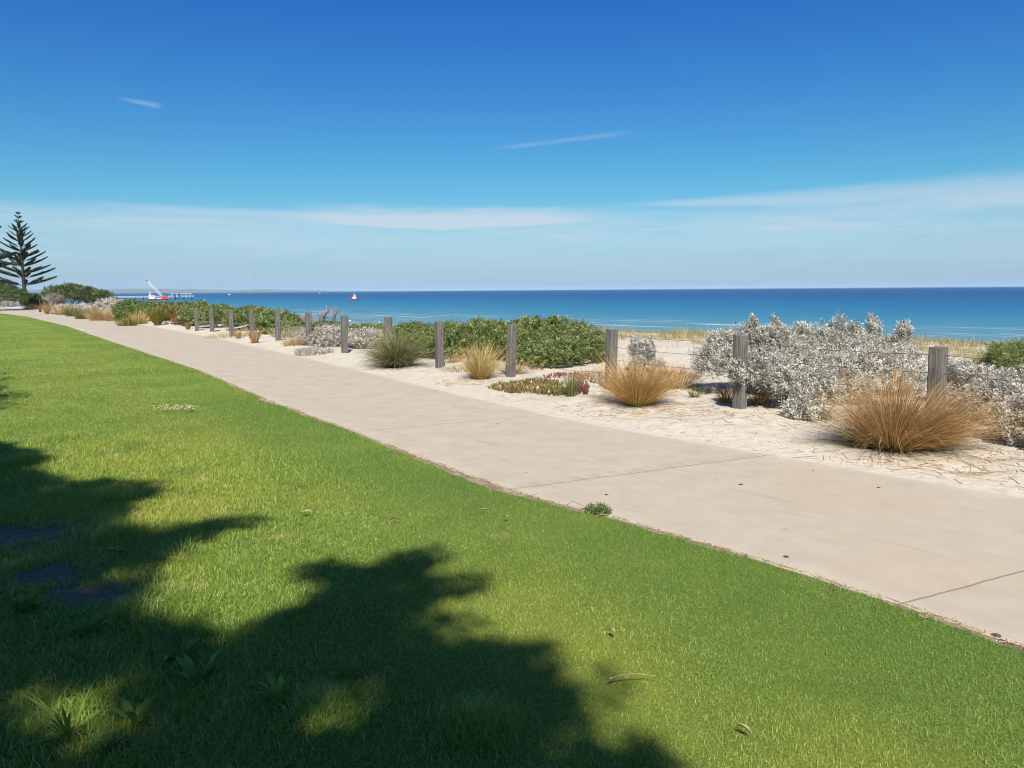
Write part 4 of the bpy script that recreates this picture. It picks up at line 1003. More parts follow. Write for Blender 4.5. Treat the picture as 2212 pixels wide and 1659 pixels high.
# dead leaves, twig and weeds on the lawn
M['deadleaf'] = plain_mat('dead leaf', (0.36, 0.26, 0.14), 0.7, 0.2, 30)
M['redleaf'] = plain_mat('red dead leaf', (0.25, 0.09, 0.05), 0.7, 0.2, 30)
def dead_leaf(c, L, w, rz, mat, label):
    z = float(lawn_z(c[0], c[1])) + 0.032; mb = MB(); V = []; k = 7
    for i in range(k + 1):
        t_ = i / k; ww = w * math.sin(math.pi * min(1, t_ * 0.97 + 0.02)) ** 0.8; zz = 0.012 * math.sin(t_ * 3.1)
        V += [(L * (t_ - .5), -ww, zz + .006), (L * (t_ - .5), 0, zz), (L * (t_ - .5), ww, zz + .006)]
    F = []
    for i in range(k):
        for j in (0, 1): a = i * 3 + j; F.append((a, a + 3, a + 4, a + 1))
    V2 = [(a, b, c_ - 0.0015) for (a, b, c_) in V]; n0 = len(V)
    F += [tuple(n0 + q for q in f[::-1]) for f in F]
    mb.add(V + V2, F); o = mb.build('dead_leaf', M[mat], None); o.location = (c[0], c[1], z); o.rotation_euler = (R.normal(0, .1), R.normal(0, .1), rz)
    set_props(o, label, 'leaf', 'dead leaves on the lawn'); return o
dead_leaf(at_z(663, 1130), .085, .014, .05, 'deadleaf', 'flat tan dead leaf on the sunny lawn above the tree shadow')
dead_leaf(at_z(855, 1146), .07, .012, -.2, 'redleaf', 'dark red-brown dead leaf on the sunny lawn')
dead_leaf(at_z(1045, 1122), .07, .006, .35, 'deadleaf', 'thin pale curled leaf on the lawn, nearest the path seedling')
dead_leaf(at_z(1092, 1137), .05, .010, -.7, 'deadleaf', 'small pale leaf on the lawn just right of the thin curled leaf')
dead_leaf(at_z(1322, 1394), .045, .010, -1.0, 'deadleaf', 'tan leaf on the lawn right of the dappled shadow')
dead_leaf(at_z(1606, 1613), .06, .007, -.8, 'deadleaf', 'thin dry leaf on the lawn at the bottom of the picture')
dead_leaf(at_z(345, 1072), .07, .012, .3, 'deadleaf', 'dull leaf on the lawn inside the left shadow edge')
dead_leaf(at_z(240, 1216), .10, .012, .2, 'deadleaf', 'long dry leaf on the bare soil patch in the shade')
dead_leaf(at_z(270, 1222), .08, .010, -.4, 'redleaf', 'brown dry leaf on the bare soil patch in the shade')
mb = MB(); c = at_z(1362, 1499); z = float(lawn_z(c[0], c[1])) + .04
mb.tube([(-.09, -.006, 0), (-.03, .012, .006), (.04, .014, .004), (.10, .0, 0)], [.0035, .003, .0025, .0015], 5); o = mb.build('fallen_stalk', M['straw'] if False else M['deadleaf'], None); o.location = (c[0], c[1], z); o.rotation_euler = (0, 0, .08)
set_props(o, 'pale curved fallen stalk on the lawn right of the dappled shadow', 'stalk')
# cream seed-head weed lying in the grass
c = at_z(372, 894); c[2] = float(lawn_z(c[0], c[1])) + .02
t_ = empty('seeding_weed', c, 'cluster of cream seed heads lying flat in the lawn', 'weed'); rg = np.random.RandomState(4)
M['cream'] = plain_mat('cream seed', (0.44, 0.37, 0.20), 0.8, 0.2, 30)
h = MB().ball((0, 0, 0), (.012, .012, .010), 6, 4).build('seed_head', M['cream'], t_)
for i in range(64):
    q = np.array([rg.uniform(-.24, .24), rg.normal(0, .07), rg.uniform(.015, .07)]); q[0] += .06 * (1 if i % 2 else 0.3)
    o = h if i == 0 else h.copy()
    if i: COL.objects.link(o); o.parent = t_
    o.location = q; s = rg.uniform(.75, 1.3); o.scale = (s, s, s)
s_ = MB().tube([(-.28, -.02, .0), (-.1, .0, .012), (.1, -.01, .015), (.3, .01, .02)], .003, 4); s_.build('stem', M['deadleaf'], t_)

def broad_weed(qx, qy, n, L, w, label, seed, up=0.7, wavy=0.0, cat='weed', mat='weed'):
    rg = np.random.RandomState(seed); c = at_z(qx, qy); c[2] = float(lawn_z(c[0], c[1])); root = empty('broadleaf_weed', c, label, cat)
    V, F, T, A = [], [], [], []; o = 0; k = 8
    for i in range(n):
        ph = rg.uniform(0, 6.283); th = rg.uniform(0.25, 1.35) * up; l = L * (.95 if w < .006 else .7) * rg.uniform(.45, 1.2); cur = np.array([math.cos(ph), math.sin(ph), 0]) * 0.02
        side = np.array([-math.sin(ph), math.cos(ph), 0]); tt = rg.uniform(.2, .8)
        for j in range(k + 1):
            t2 = j / k; a = th + t2 * t2 * rg.uniform(.5, .9)
            ww = w * rg.uniform(.9, 1.1) * (0.25 + math.sin(math.pi * min(1, t2 * .95 + .03)) ** .8) * (1 + wavy * math.sin(j * 2.6)) * (1 - .9 * t2 ** 6)
            ctr = cur.copy(); V += [ctr - side * ww + np.array([0, 0, ww * .5]), ctr, ctr + side * ww + np.array([0, 0, ww * .5])]
            cur = cur + np.array([math.cos(ph) * math.sin(a), math.sin(ph) * math.sin(a), math.cos(a)]) * l / k
        for j in range(k):
            for q in (0, 1): b = o + j * 3 + q; F.append((b, b + 3, b + 4, b + 1)); T.append(tt)
        o += (k + 1) * 3
    np_mesh('leaves', V, [np.array(F)], M[mat], root, None, {'tint': np.array(T)}, smooth=True)
broad_weed(150, 1616, 18, .21, .0045, 'weed with long arching strap leaves lit in the dark lower left corner', 61, .9)
broad_weed(225, 1650, 12, .10, .013, 'low round-leaved weed at the very bottom left', 62, .9)
broad_weed(390, 1445, 12, .15, .013, 'broad-leaved weed in deep shade left of the tree shadow lobe', 63, 1.0, .2)
broad_weed(430, 1500, 12, .17, .013, 'wavy-leaved weed in deep shade below the bare soil', 64, .9, .25)
broad_weed(610, 1545, 14, .17, .013, 'large wavy-leaved weed in the middle of the bottom shade', 65, .95, .3)
broad_weed(750, 1480, 12, .16, .013, 'wavy-leaved weed in the shade under the main shadow lobe', 66, .95, .3)
broad_weed(190, 1390, 12, .16, .013, 'upright leafy weed beside the bare soil patch', 67, .6, .2)
broad_weed(60, 1340, 12, .16, .018, 'leafy weed at the left edge in the shade', 68, .6, .2)
broad_weed(300, 1590, 10, .16, .012, 'narrow-leaved weed right of the arching strap-leaved weed', 69, .8, .1)

M['darkbark'] = plain_mat('pine bark', (0.06, 0.05, 0.045), 0.9, 0.3, 3)
# ------------------------------------------------------------------ norfolk pines
def norfolk(name, label, base, H, first, rmax, n_whorl, seed):
    rng = np.random.RandomState(seed); base = np.array(base, float); root = empty(name, base, label, 'pine tree')
    tr = MB(); zz = np.linspace(-0.3, H, 14)
    tr.tube([(0.03 * math.sin(z), 0.03 * math.cos(z * 1.3), z) for z in zz], [0.022 * H * (1 - z / H) ** 0.9 + 0.02 for z in np.clip(zz, 0, H)], 8)
    tr.build('trunk', M['darkbark'], root, None, True)
    br = MB(); Vs, Fs, Ts, o = [], [], [], 0
    for i in range(n_whorl):
        f = (i + rng.uniform(-.25, .25)) / (n_whorl - 1); f = min(max(f, 0), 1)
        z = first + (H * 0.97 - first) * f ** 0.9
        Rr = rmax * (1 - f) ** 1.1 * (1.0 if f < .97 else .8) + 0.24
        nb = 6 if f < .8 else 4
        ph0 = rng.uniform(0, 6.28)
        for j in range(nb):
            if rng.uniform() < 0.10 and f < .8: continue
            ph = ph0 + j * 6.283 / nb + rng.normal(0, .12); Rj = Rr * rng.uniform(.8, 1.12)
            rise = (0.26 + 0.42 * min(f * 1.2, 1)) * Rj * rng.uniform(.8, 1.2)
            t = np.linspace(0, 1, 7); hd = np.array([math.cos(ph), math.sin(ph)])
            P = np.c_[hd[None] * (Rj * t)[:, None], z + rise * (0.55 * t + 0.45 * t ** 2.4)]
            br.tube(P, 0.012 * H / 6 * (1 - .8 * t) * (1 - .5 * f) + .006, 4, False)
            # needle-clad branchlets rise off the outer part of each branch like a plume
            m = int(70 + 70 * Rj); tt = 1 - (1 - (0.42 if f < .35 else 0.18)) * rng.uniform(0, 1, m) ** 0.85
            if f < .35:                                   # old branches: tufts further in
                q = int(m * .35); tt[:q] = rng.choice([.22, .3, .36, .46], q) + rng.normal(0, .015, q)
            pos = np.stack([np.interp(tt, t, P[:, k]) for k in range(3)], 1)
            tan = nrm(np.stack([np.interp(np.minimum(tt + .05, 1.05), np.r_[t, 1.1], np.r_[P[:, k], P[-1, k] + (P[-1, k] - P[-2, k]) * .6]) for k in range(3)], 1) - pos + 1e-6)
            lat = np.array([-hd[1], hd[0], 0.0]); sgn = rng.normal(0, .75, m)[:, None]
            prof = np.sin(np.clip((tt - .1) / .95, 0, 1) * math.pi) ** .6 * .75 + .25
            D = nrm(tan * 1.0 + lat * sgn + np.array([0, 0, 1.0]) * rng.uniform(.35, 1.0, (m, 1)))
            L = (0.20 + 0.11 * Rj) * prof * rng.uniform(.7, 1.15, m)
            V, F = leaf_quads(pos, D, nrm(rng.normal(size=(m, 3))), L, 0.075 + .012 * Rj, .2)
            Vs.append(V); Fs.append(F + o); o += len(V); Ts.append(np.clip(.5 + .25 * rng.normal(size=m), 0, 1))
    # leader
    br.build('branches', M['bark'], root, None, True)
    np_mesh('needles', np.concatenate(Vs), [np.concatenate(Fs)], M['pine'], root, None, {'tint': np.concatenate(Ts)})
    return root
tb = at_d(55, 650, 105); tb[2] = float(terr(tb[0], tb[1])) - 0.1
norfolk('norfolk_pine', 'tall tapering norfolk pine with upturned tiered branches, left side', tb, 12.9, 3.0, 3.7, 15, 31)
norfolk('norfolk_pine', 'second larger norfolk pine, only its branch tips poke in at the left edge', (-49.7, 70, 0), 16.0, 3.0, 4.6, 15, 32)

# ------------------------------------------------------------------ trees that throw the shade on the lawn
SUN_EL, SUN_AZ = rad(48), rad(3)          # sun behind the camera, slightly right
def back(P, z):
    """point at height z that shades ground point P"""
    l = z / math.tan(SUN_EL); return np.array([P[0] + l * math.sin(SUN_AZ), P[1] - l * math.cos(SUN_AZ), z])
def in_poly(x, y, poly):
    c = False; n = len(poly)
    for i in range(n):
        (x1, y1), (x2, y2) = poly[i], poly[(i + 1) % n]
        if (y1 > y) != (y2 > y) and x < (x2 - x1) * (y - y1) / (y2 - y1) + x1: c = not c
    return c
def seg_d(P, g):
    A = np.array(g); Bq = np.roll(A, -1, 0); P = np.array(P); d = Bq - A
    t = np.clip(((P - A) * d).sum(1) / np.maximum((d * d).sum(1), 1e-9), 0, 1)
    return float(np.linalg.norm(A + d * t[:, None] - P, axis=1).min())
def shade_tree(name, label, trunk, polys, holes, n_cl, zr, seed, leaves=58, cl_r=0.20, extra=(), gap=0.0, sky_block=(), sprays=0):
    rng = np.random.RandomState(seed); base = np.array([trunk[0], trunk[1], 0.0]); root = empty(name, base, label, 'tree')
    gp = [[tuple(at_z(*p)[:2]) for p in poly] for poly in polys]; gh = [[tuple(at_z(*(np.mean(h, axis=0) + (np.array(p) - np.mean(h, axis=0)) * 1.5))[:2]) for p in h] for h in holes]
    xs = [p[0] for g in gp for p in g]; ys = [p[1] for g in gp for p in g]
    C = []; tries = 0
    while len(C) < n_cl and tries < n_cl * 60:
        tries += 1
        P = (rng.uniform(min(xs), max(xs)), rng.uniform(min(ys), max(ys)))
        if not any(in_poly(*P, g) for g in gp) or any(in_poly(*P, h) for h in gh): continue
        if gap:
            de = min(seg_d(P, g) for g in gp)
            nz = 0.75 * noise2(P[0] * 0.8, P[1] * 1.25, 0.30, 20) + 0.45 * noise2(P[0], P[1], 0.11, 21)
            if nz > -0.02 + de / 0.36 + 0.5 * float(sst(3.2, 2.4, P[1])) + 1.2 * float(sst(-1.3, -1.9, P[0])) * float(sst(3.9, 3.4, P[1])): continue
        z = rng.uniform(*zr)
        c = back(P, z)
        if c[1] > 0.2 and (c[2] - CAM_H) / c[1] < 0.47 and abs(c[0]) / c[1] < 0.75: continue   # keep the crown itself above the picture
        C.append(c)
    for (c, r, n) in extra:
        d = sph(rng, n); C += list(np.array(c) + d * np.array(r) * rng.uniform(.5, 1, (len(d), 1)) ** .5)  # overhead clumps added to hold back sky light
    Rc = [cl_r] * len(C)
    for g in gp[:1]:
        k = len(g); got = 0
        for _ in range(4000):
            if got >= sprays: break
            i = rng.randint(k); a, b_ = np.array(g[i]), np.array(g[(i + 1) % k]); t = rng.uniform(); p = a + (b_ - a) * t
            if not (-3.6 < p[0] < 1.2 and 1.9 < p[1] < 8): continue
            nn_ = np.array([-(b_ - a)[1], (b_ - a)[0]]); nn_ = nn_ / (np.linalg.norm(nn_) + 1e-9)
            if in_poly(*(p + nn_ * .03), g): nn_ = -nn_
            ang = rng.normal(0, .6); dv = np.array([nn_[0] * math.cos(ang) - nn_[1] * math.sin(ang), nn_[0] * math.sin(ang) + nn_[1] * math.cos(ang)])
            z = rng.uniform(zr[0], zr[0] + .9); L_ = rng.uniform(.05, .26); got += 1
            for q in np.linspace(-.6, 1, 5):
                c = back(p + dv * L_ * q, z + .15 * q)
                if c[1] > 0.2 and (c[2] - CAM_H) / c[1] < 0.44 and abs(c[0]) / c[1] < 0.75: continue
                C.append(c); Rc.append(.055 * (1.15 - .6 * q))
    Rc += [cl_r] * (sum(1 for _ in C) - len(Rc))
    for (lo, hi, n) in sky_block: C += list(rng.uniform(lo, hi, (n, 3)))  # unseen leaf walls added only to block sky light
    C = np.array(C); m = len(C); Rc = np.array(Rc + [cl_r] * (m - len(Rc)))
    d = nrm(rng.normal(size=(m, leaves, 3))); rr = Rc[:, None, None] * rng.uniform(0, 1, (m, leaves, 1)) ** .5
    P = (C[:, None] + d * rr * np.array([1, 1, .7])).reshape(-1, 3); n = len(P)
    V, F = leaf_quads(P, nrm(d.reshape(-1, 3) + rng.normal(0, .6, (n, 3))), nrm(rng.normal(0, .6, (n, 3)) + np.array([0, 0, 1])), rng.uniform(.07, .13, n), rng.uniform(.03, .05, n))
    np_mesh('crown', V, [F], M['treeleaf'], root, base, {'tint': np.clip(.5 + .25 * rng.normal(size=n), 0, 1)})  # crown leaves together with the added sky-blocking clumps and walls
    mb = MB(); th = zr[0] * .62
    mb.tube([base + (0, 0, -.3), base + (.05, .05, th * .5), base + (.0, .1, th)], [.26, .2, .17], 9)
    cen = C[rng.choice(m, min(26, m), replace=False)]
    for e in cen:
        s_ = base + np.array([0, .1, th]); q = s_ * .55 + e * .45 + rng.normal(0, .15, 3) + (0, 0, .35)
        mb.tube([s_, q, s_ * .2 + e * .8 + rng.normal(0, .1, 3), e], [.085, .055, .03, .012], 5, False)
        near = C[np.argsort(np.linalg.norm(C - e, axis=1))[1:9]]
        for w in near: mb.tube([s_ * .2 + e * .8, (e + w) / 2 + rng.normal(0, .04, 3), w], [.018, .012, .006], 3, False)
    mb.build('trunk', M['bark'], root, base, True)
LOBES = [
    [(-700, 950), (0, 966), (56, 978), (96, 1004), (72, 1030), (150, 1050), (350, 1054), (330, 1066), (370, 1080), (290, 1095), (262, 1150), (312, 1160), (469, 1142), (590, 1126), (600, 1134), (490, 1170), (430, 1198), (400, 1219), (352, 1236), (330, 1275), (312, 1318), (285, 1358),
     (505, 1368), (560, 1345), (660, 1305), (755, 1275), (690, 1255), (650, 1238), (740, 1240), (800, 1250), (865, 1214), (945, 1205), (925, 1228), (1006, 1256), (1037, 1272), (968, 1300), (1095, 1313), (1062, 1350), (1083, 1398), (1190, 1424), (1155, 1452), (1173, 1472), (1305, 1484), (1236, 1545), (1256, 1622), (1340, 1622), (1414, 1604), (1436, 1660), (1480, 1900), (1300, 2600), (-700, 2600)]]
HOLES = [[(60, 1540), (130, 1500), (240, 1505), (280, 1570), (200, 1625), (110, 1610)], [(225, 1252), (275, 1247), (292, 1268), (240, 1276)], [(130, 1272), (190, 1266), (200, 1284), (150, 1290)], [(790, 1275), (870, 1270), (868, 1286), (800, 1290)], [(830, 1345), (905, 1335), (910, 1368), (860, 1380)], [(970, 1385), (1050, 1368), (1060, 1385), (990, 1402)], [(660, 1545), (760, 1540), (770, 1580), (690, 1590)],
         [(985, 1585), (1090, 1570), (1100, 1600), (1010, 1625)], [(930, 1310), (1040, 1318), (1010, 1345), (940, 1335)]]
shade_tree('shade_tree', 'leafy tree behind the camera dappling the lower left lawn, with added sky-blocking leaf masses', (-3.6, -7.2), LOBES, HOLES, 4200, (8.0, 10.5), 41,
           extra=[((-3.0, -5.2, 5.4), (4.4, 2.2, 1.3), 900), ((-7.5, -1.5, 5.0), (3.0, 3.0, 1.3), 420)], cl_r=0.095, gap=1, leaves=30, sprays=0,  # clumps added overhead to dim sky light on the shaded lawn
           sky_block=[((-8.0, -4.6, 0.3), (3.5, -3.4, 5.0), 1100), ((-9.5, -3.5, 0.3), (-7.6, 4.0, 3.2), 700)])  # leaf walls added behind and at left to keep sky light out
shade_tree('shade_tree', 'leafy tree beyond the left edge whose shadow just reaches the lawn', (-13.5, 5.0),
           [[(-500, 770), (-60, 790), (0, 812), (18, 838), (36, 872), (46, 880), (12, 894), (-20, 905), (-500, 930)]], [], 420, (4.0, 6.5), 42, cl_r=.3)

# ------------------------------------------------------------------ sea: barge with crane, jetty, tug, boats
P_ = lambda n, c, r=.5, v=.1: M.__setitem__(n, plain_mat(n.replace('_', ' '), c, r, v, 2.0))
P_('hull_orange', (0.42, 0.085, 0.05)); P_('hull_red', (0.36, 0.02, 0.035)); P_('white_paint', (0.78, 0.78, 0.76), .4, .05); P_('crane_red', (0.55, 0.05, 0.04)); P_('dark_steel', (0.05, 0.055, 0.065)); P_('grey_concrete', (0.36, 0.36, 0.37), .8)
P_('pale_blue_roof', (0.34, 0.47, 0.55), .6); P_('window_glass', (0.03, 0.04, 0.05), .15)
def facing(c):
    """unit vectors across the view and away from the viewer at c (for orienting things at sea)"""
    r = np.array([c[0], c[1]]) / math.hypot(c[0], c[1]); return np.array([r[1], -r[0], 0.0]), np.array([r[0], r[1], 0.0])
def sea_thing(name, label, cat, qx, qy, rz=0.0, group=None):
    c = at_z(qx, qy, SEA_Z); a, b = facing(c); return empty(name, c, label, cat, group, math.atan2(a[1], a[0]) + rz), c
def hull(mb, L, Wd, h0, h1, sheer=0.0, bow=0.3):
    """x along the boat, bow at +x"""
    k = 9; V = []
    for i in range(k):
        t = i / (k - 1); x = -L / 2 + L * t; w = Wd / 2 * (1 if t < 1 - bow else max(0.04, (1 - ((t - (1 - bow)) / bow) ** 2.0)))
        top = h1 + sheer * (2 * t - .9) ** 2 * (1.4 if t > .45 else .4)
        V += [(x, -w * .75, h0), (x, -w, top), (x, w, top), (x, w * .75, h0)]
    F = []
    for i in range(k - 1):
        for j in range(4): a = i * 4 + j; b = i * 4 + (j + 1) % 4; F.append((a, a + 4, b + 4, b))
    F += [(0, 1, 2, 3), tuple((k - 1) * 4 + j for j in (3, 2, 1, 0))]
    return mb.add(V, F)

t_, c = sea_thing('crane_barge', 'orange-red work barge with a white deckhouse and a tall white lattice crane', 'barge', 343.5, 648.6)
hull(MB(), 17.6, 7.5, -.5, 1.35, .15, .06).build('hull', M['hull_orange'], t_)
w = MB().box((-6.0, 0, 2.85), (4.9, 5.2, 3.0)).box((-6.0, 0, 4.5), (5.3, 5.6, .25)).build('deckhouse', M['white_paint'], t_)
for i in range(4):
    g_ = MB().box((-7.6 + i * 1.15, -2.62, 3.3), (.6, .06, .7)).build('window', M['window_glass'], w)
mb = MB().tube([(-7.6, 0, 4.5), (-7.6, 0, 7.8)], .14, 6).tube([(-6.6, 0, 4.5), (-6.75, 0, 8.8)], .12, 6).box((-7.6, 0, 5.0), (.9, 1.2, 1.1)); mb.build('mast', M['white_paint'], t_)
mb = MB().box((-1.0, -1.5, 1.6), (2.4, 1.6, .5)).box((1.2, 1.2, 1.65), (2.0, 2.4, .6)).box((7.0, 0, 1.7), (2.4, 3.5, .6)); mb.build('deck_cargo', M['white_paint'], t_)
mb = MB().box((5.0, 0, 1.75), (5.0, 3.6, .8)).box((5.4, 0, 2.9), (3.8, 2.8, 1.6)).box((7.0, 0, 3.6), (1.4, 2.6, .9)).box((3.2, -.9, 3.0), (1.1, 1.0, 1.7)); mb.build('crane_cab', M['crane_red'], t_)
b0, b1 = np.array([3.4, 0, 3.0]), np.array([-8.6, 0, 17.6]); d_ = nrm(b1 - b0); nn = np.array([d_[2], 0, -d_[0]])
lb_ = MB(); K = 11
for sg in (-1, 1):
    for so_ in (-.55, .55):
        lb_.tube([b0 + nn * .2 * sg + (0, so_, 0), b0 * .85 + b1 * .15 + nn * .75 * sg + (0, so_, 0), b0 * .1 + b1 * .9 + nn * .7 * sg + (0, so_, 0), b1 + nn * .25 * sg + (0, so_ * .6, 0)], .2, 5)
for i in range(K):
    f0 = .12 + .8 * i / K; f1 = .12 + .8 * (i + 1) / K; sg = 1 if i % 2 else -1
    for so_ in (-.55, .55): lb_.tube([b0 * (1 - f0) + b1 * f0 + nn * .72 * sg + (0, so_, 0), b0 * (1 - f1) + b1 * f1 - nn * .72 * sg + (0, so_, 0)], .1, 4)
bo = lb_.build('crane_boom', M['white_paint'], t_)
MB().tube([b1, b1 + d_ * 1.3 + nn * -.5], .42, 6).box(b1 + d_ * 1.2, (1.6, .9, .8)).build('boom_head', M['crane_red'], bo)
MB().tube([b1 + d_ * 1.2, np.array([7.0, 0, 4.6])], .05, 4).tube([b1 + d_ * 1.4 + (-.5, 0, 0), b1 + (-1.2, 0, -6)], .04, 4).build('cable', M['dark_steel'], t_)
MB().tube([b0 + (-.2, 0, -.6), b0 + d_ * 1.4], .3, 6).build('boom_foot', M['crane_red'], bo)

# long jetty, with a roofed end
ja, jb = np.array([-436.0, 716.0]), np.array(at_d(417, 640, 787)[:2]); jl = np.linalg.norm(jb - ja); jd = (jb - ja) / jl
jt = empty('jetty', (ja[0], ja[1], SEA_Z), 'long low jetty on piles with railings, reaching out behind the red barge', 'jetty', None, math.atan2(jd[1], jd[0]))
MB().box((jl / 2 - 15, 0, 2.55), (jl + 30, 4.5, .5)).build('deck', M['grey_concrete'], jt)
for i in range(int(jl / 7.5) + 1):
    x = jl - 1.2 - i * 7.5; mb = MB()
    for s_ in (-1.7, 1.7): mb.tube([(x, s_, -3), (x, s_, 2.3)], .38, 7)
    mb.box((x, 0, 2.15), (.8, 4.6, .4)); mb.build('pile', M['dark_steel'], jt)
for s_ in (-2.15, 2.15):
    mb = MB().box((jl / 2 - 15, s_, 3.75), (jl + 30, .16, .14)).box((jl / 2 - 15, s_, 3.3), (jl + 30, .1, .1))
    for i in range(int((jl + 30) / 3.2)): mb.box((jl - .1 - i * 3.2, s_, 3.25), (.2, .2, .98))
    mb.build('railing', M['white_paint'], jt)
sh = MB().box((jl - 11.5, 0, 5.65), (20, 4.2, .7)).box((jl - 11.5, 0, 6.05), (19, 3.0, .2)).build('shelter_roof', M['pale_blue_roof'], jt)
for i in range(5):
    MB().box((jl - 20 + i * 4.2, 0, 4.05), (.35, 2.8, 2.6)).build('shelter_post', M['white_paint'], jt)
for q in (jl - 17.5, jl - 13.2): MB().tube([(q, -2.6, -3), (q, -2.6, 6.4)], .5, 8).build('mooring_pile', M['dark_steel'], jt)

t_, c = sea_thing('tug_boat', 'small red-hulled tug boat with a white wheelhouse alone on the open sea', 'boat', 764, 647.8, math.pi + .25)
hl = hull(MB(), 7.2, 2.9, -.3, .95, .75, .45).build('hull', M['hull_red'], t_)
MB().box((-2.9, 0, .6), (1.2, 2.2, .5)).build('tyre_fender', M['dark_steel'], hl)
w = MB().box((.1 - .4, 0, 1.55), (3.2, 1.9, 1.3)).box((-.75, 0, 2.8), (1.9, 1.6, 1.25), 0, .9).box((-.75, 0, 3.5), (2.2, 1.8, .14)).build('wheelhouse', M['white_paint'], t_)
for q in (-1.25, -.55): MB().box((q, .80, 2.95), (.42, .05, .5)).build('window', M['window_glass'], w)
for q in (-1.25, -.55): MB().box((q, -.80, 2.95), (.42, .05, .5)).build('window', M['window_glass'], w)
MB().tube([(-.6, 0, 3.5), (-.4, 0, 5.9)], [.3, .09], 6).tube([(-.9, 0, 4.6), (-.1, 0, 4.6)], .06, 4).build('mast', M['white_paint'], t_)
for (qx, qy, L, lb) in [(495, 637.0, 6.5, 'white motor boat near the horizon right of the jetty'), (690.5, 634.2, 4.5, 'tiny white boat on the horizon left of the tug')]:
    t_, c = sea_thing('motor_boat', lb, 'boat', qx, qy, .2, 'distant white boats')
    hull(MB(), L, L * .33, -.3, 1.3, .5, .4).build('hull', M['white_paint'], t_)
    w = MB().box((-.4, 0, 2.0), (L * .45, L * .24, 1.5), 0, .85).build('cabin', M['white_paint'], t_); MB().box((-.4 + L * .02, 0, 2.2), (L * .40, L * .25, .45)).build('window', M['window_glass'], w)
# gull over the sea
c = at_d(550, 594.6, 240); t_ = empty('seagull', c, 'single bird, a dark speck in the sky above the sea', 'bird')
MB().tube([(-.22, 0, 0), (-.1, 0, .02), (.1, 0, .02), (.2, 0, .04), (.26, 0, .03)], [.02, .06, .07, .045, .015], 7).build('body', M['dark_steel'], t_)
for s_ in (-1, 1): MB().prism([(.1, s_ * .05, .03), (.02, s_ * .32, .16), (-.06, s_ * .62, .10), (-.12, s_ * .6, .09), (-.1, s_ * .3, .14), (-.1, s_ * .05, .03)], (0, 0, .015)).build('wing', M['dark_steel'], t_)

# ------------------------------------------------------------------ people by the water
P_('skin', (0.42, 0.26, 0.19), .6); P_('white_cloth', (0.78, 0.78, 0.78), .8, .05); P_('dark_hair', (0.02, 0.016, 0.014), .6); P_('dark_cloth', (0.05, 0.045, 0.06), .8); P_('pale_cloth', (0.62, 0.58, 0.56), .8); P_('straw_hat', (0.10, 0.085, 0.07), .8)
def skin_mesh(name, V, E, rads, mat, parent, root_i=0):
    me = bpy.data.meshes.new(name); me.from_pydata([tuple(v) for v in V], E, []); o = bpy.data.objects.new(name, me); COL.objects.link(o); o.parent = parent
    md = o.modifiers.new('Skin', 'SKIN'); md.use_smooth_shade = True
    for i, r_ in enumerate(rads): me.skin_vertices[0].data[i].radius = (r_, r_) if np.isscalar(r_) else r_
    me.skin_vertices[0].data[root_i].use_root = True
    sb = o.modifiers.new('Subsurf', 'SUBSURF'); sb.levels = 1; sb.render_levels = 1; me.materials.append(mat); return o
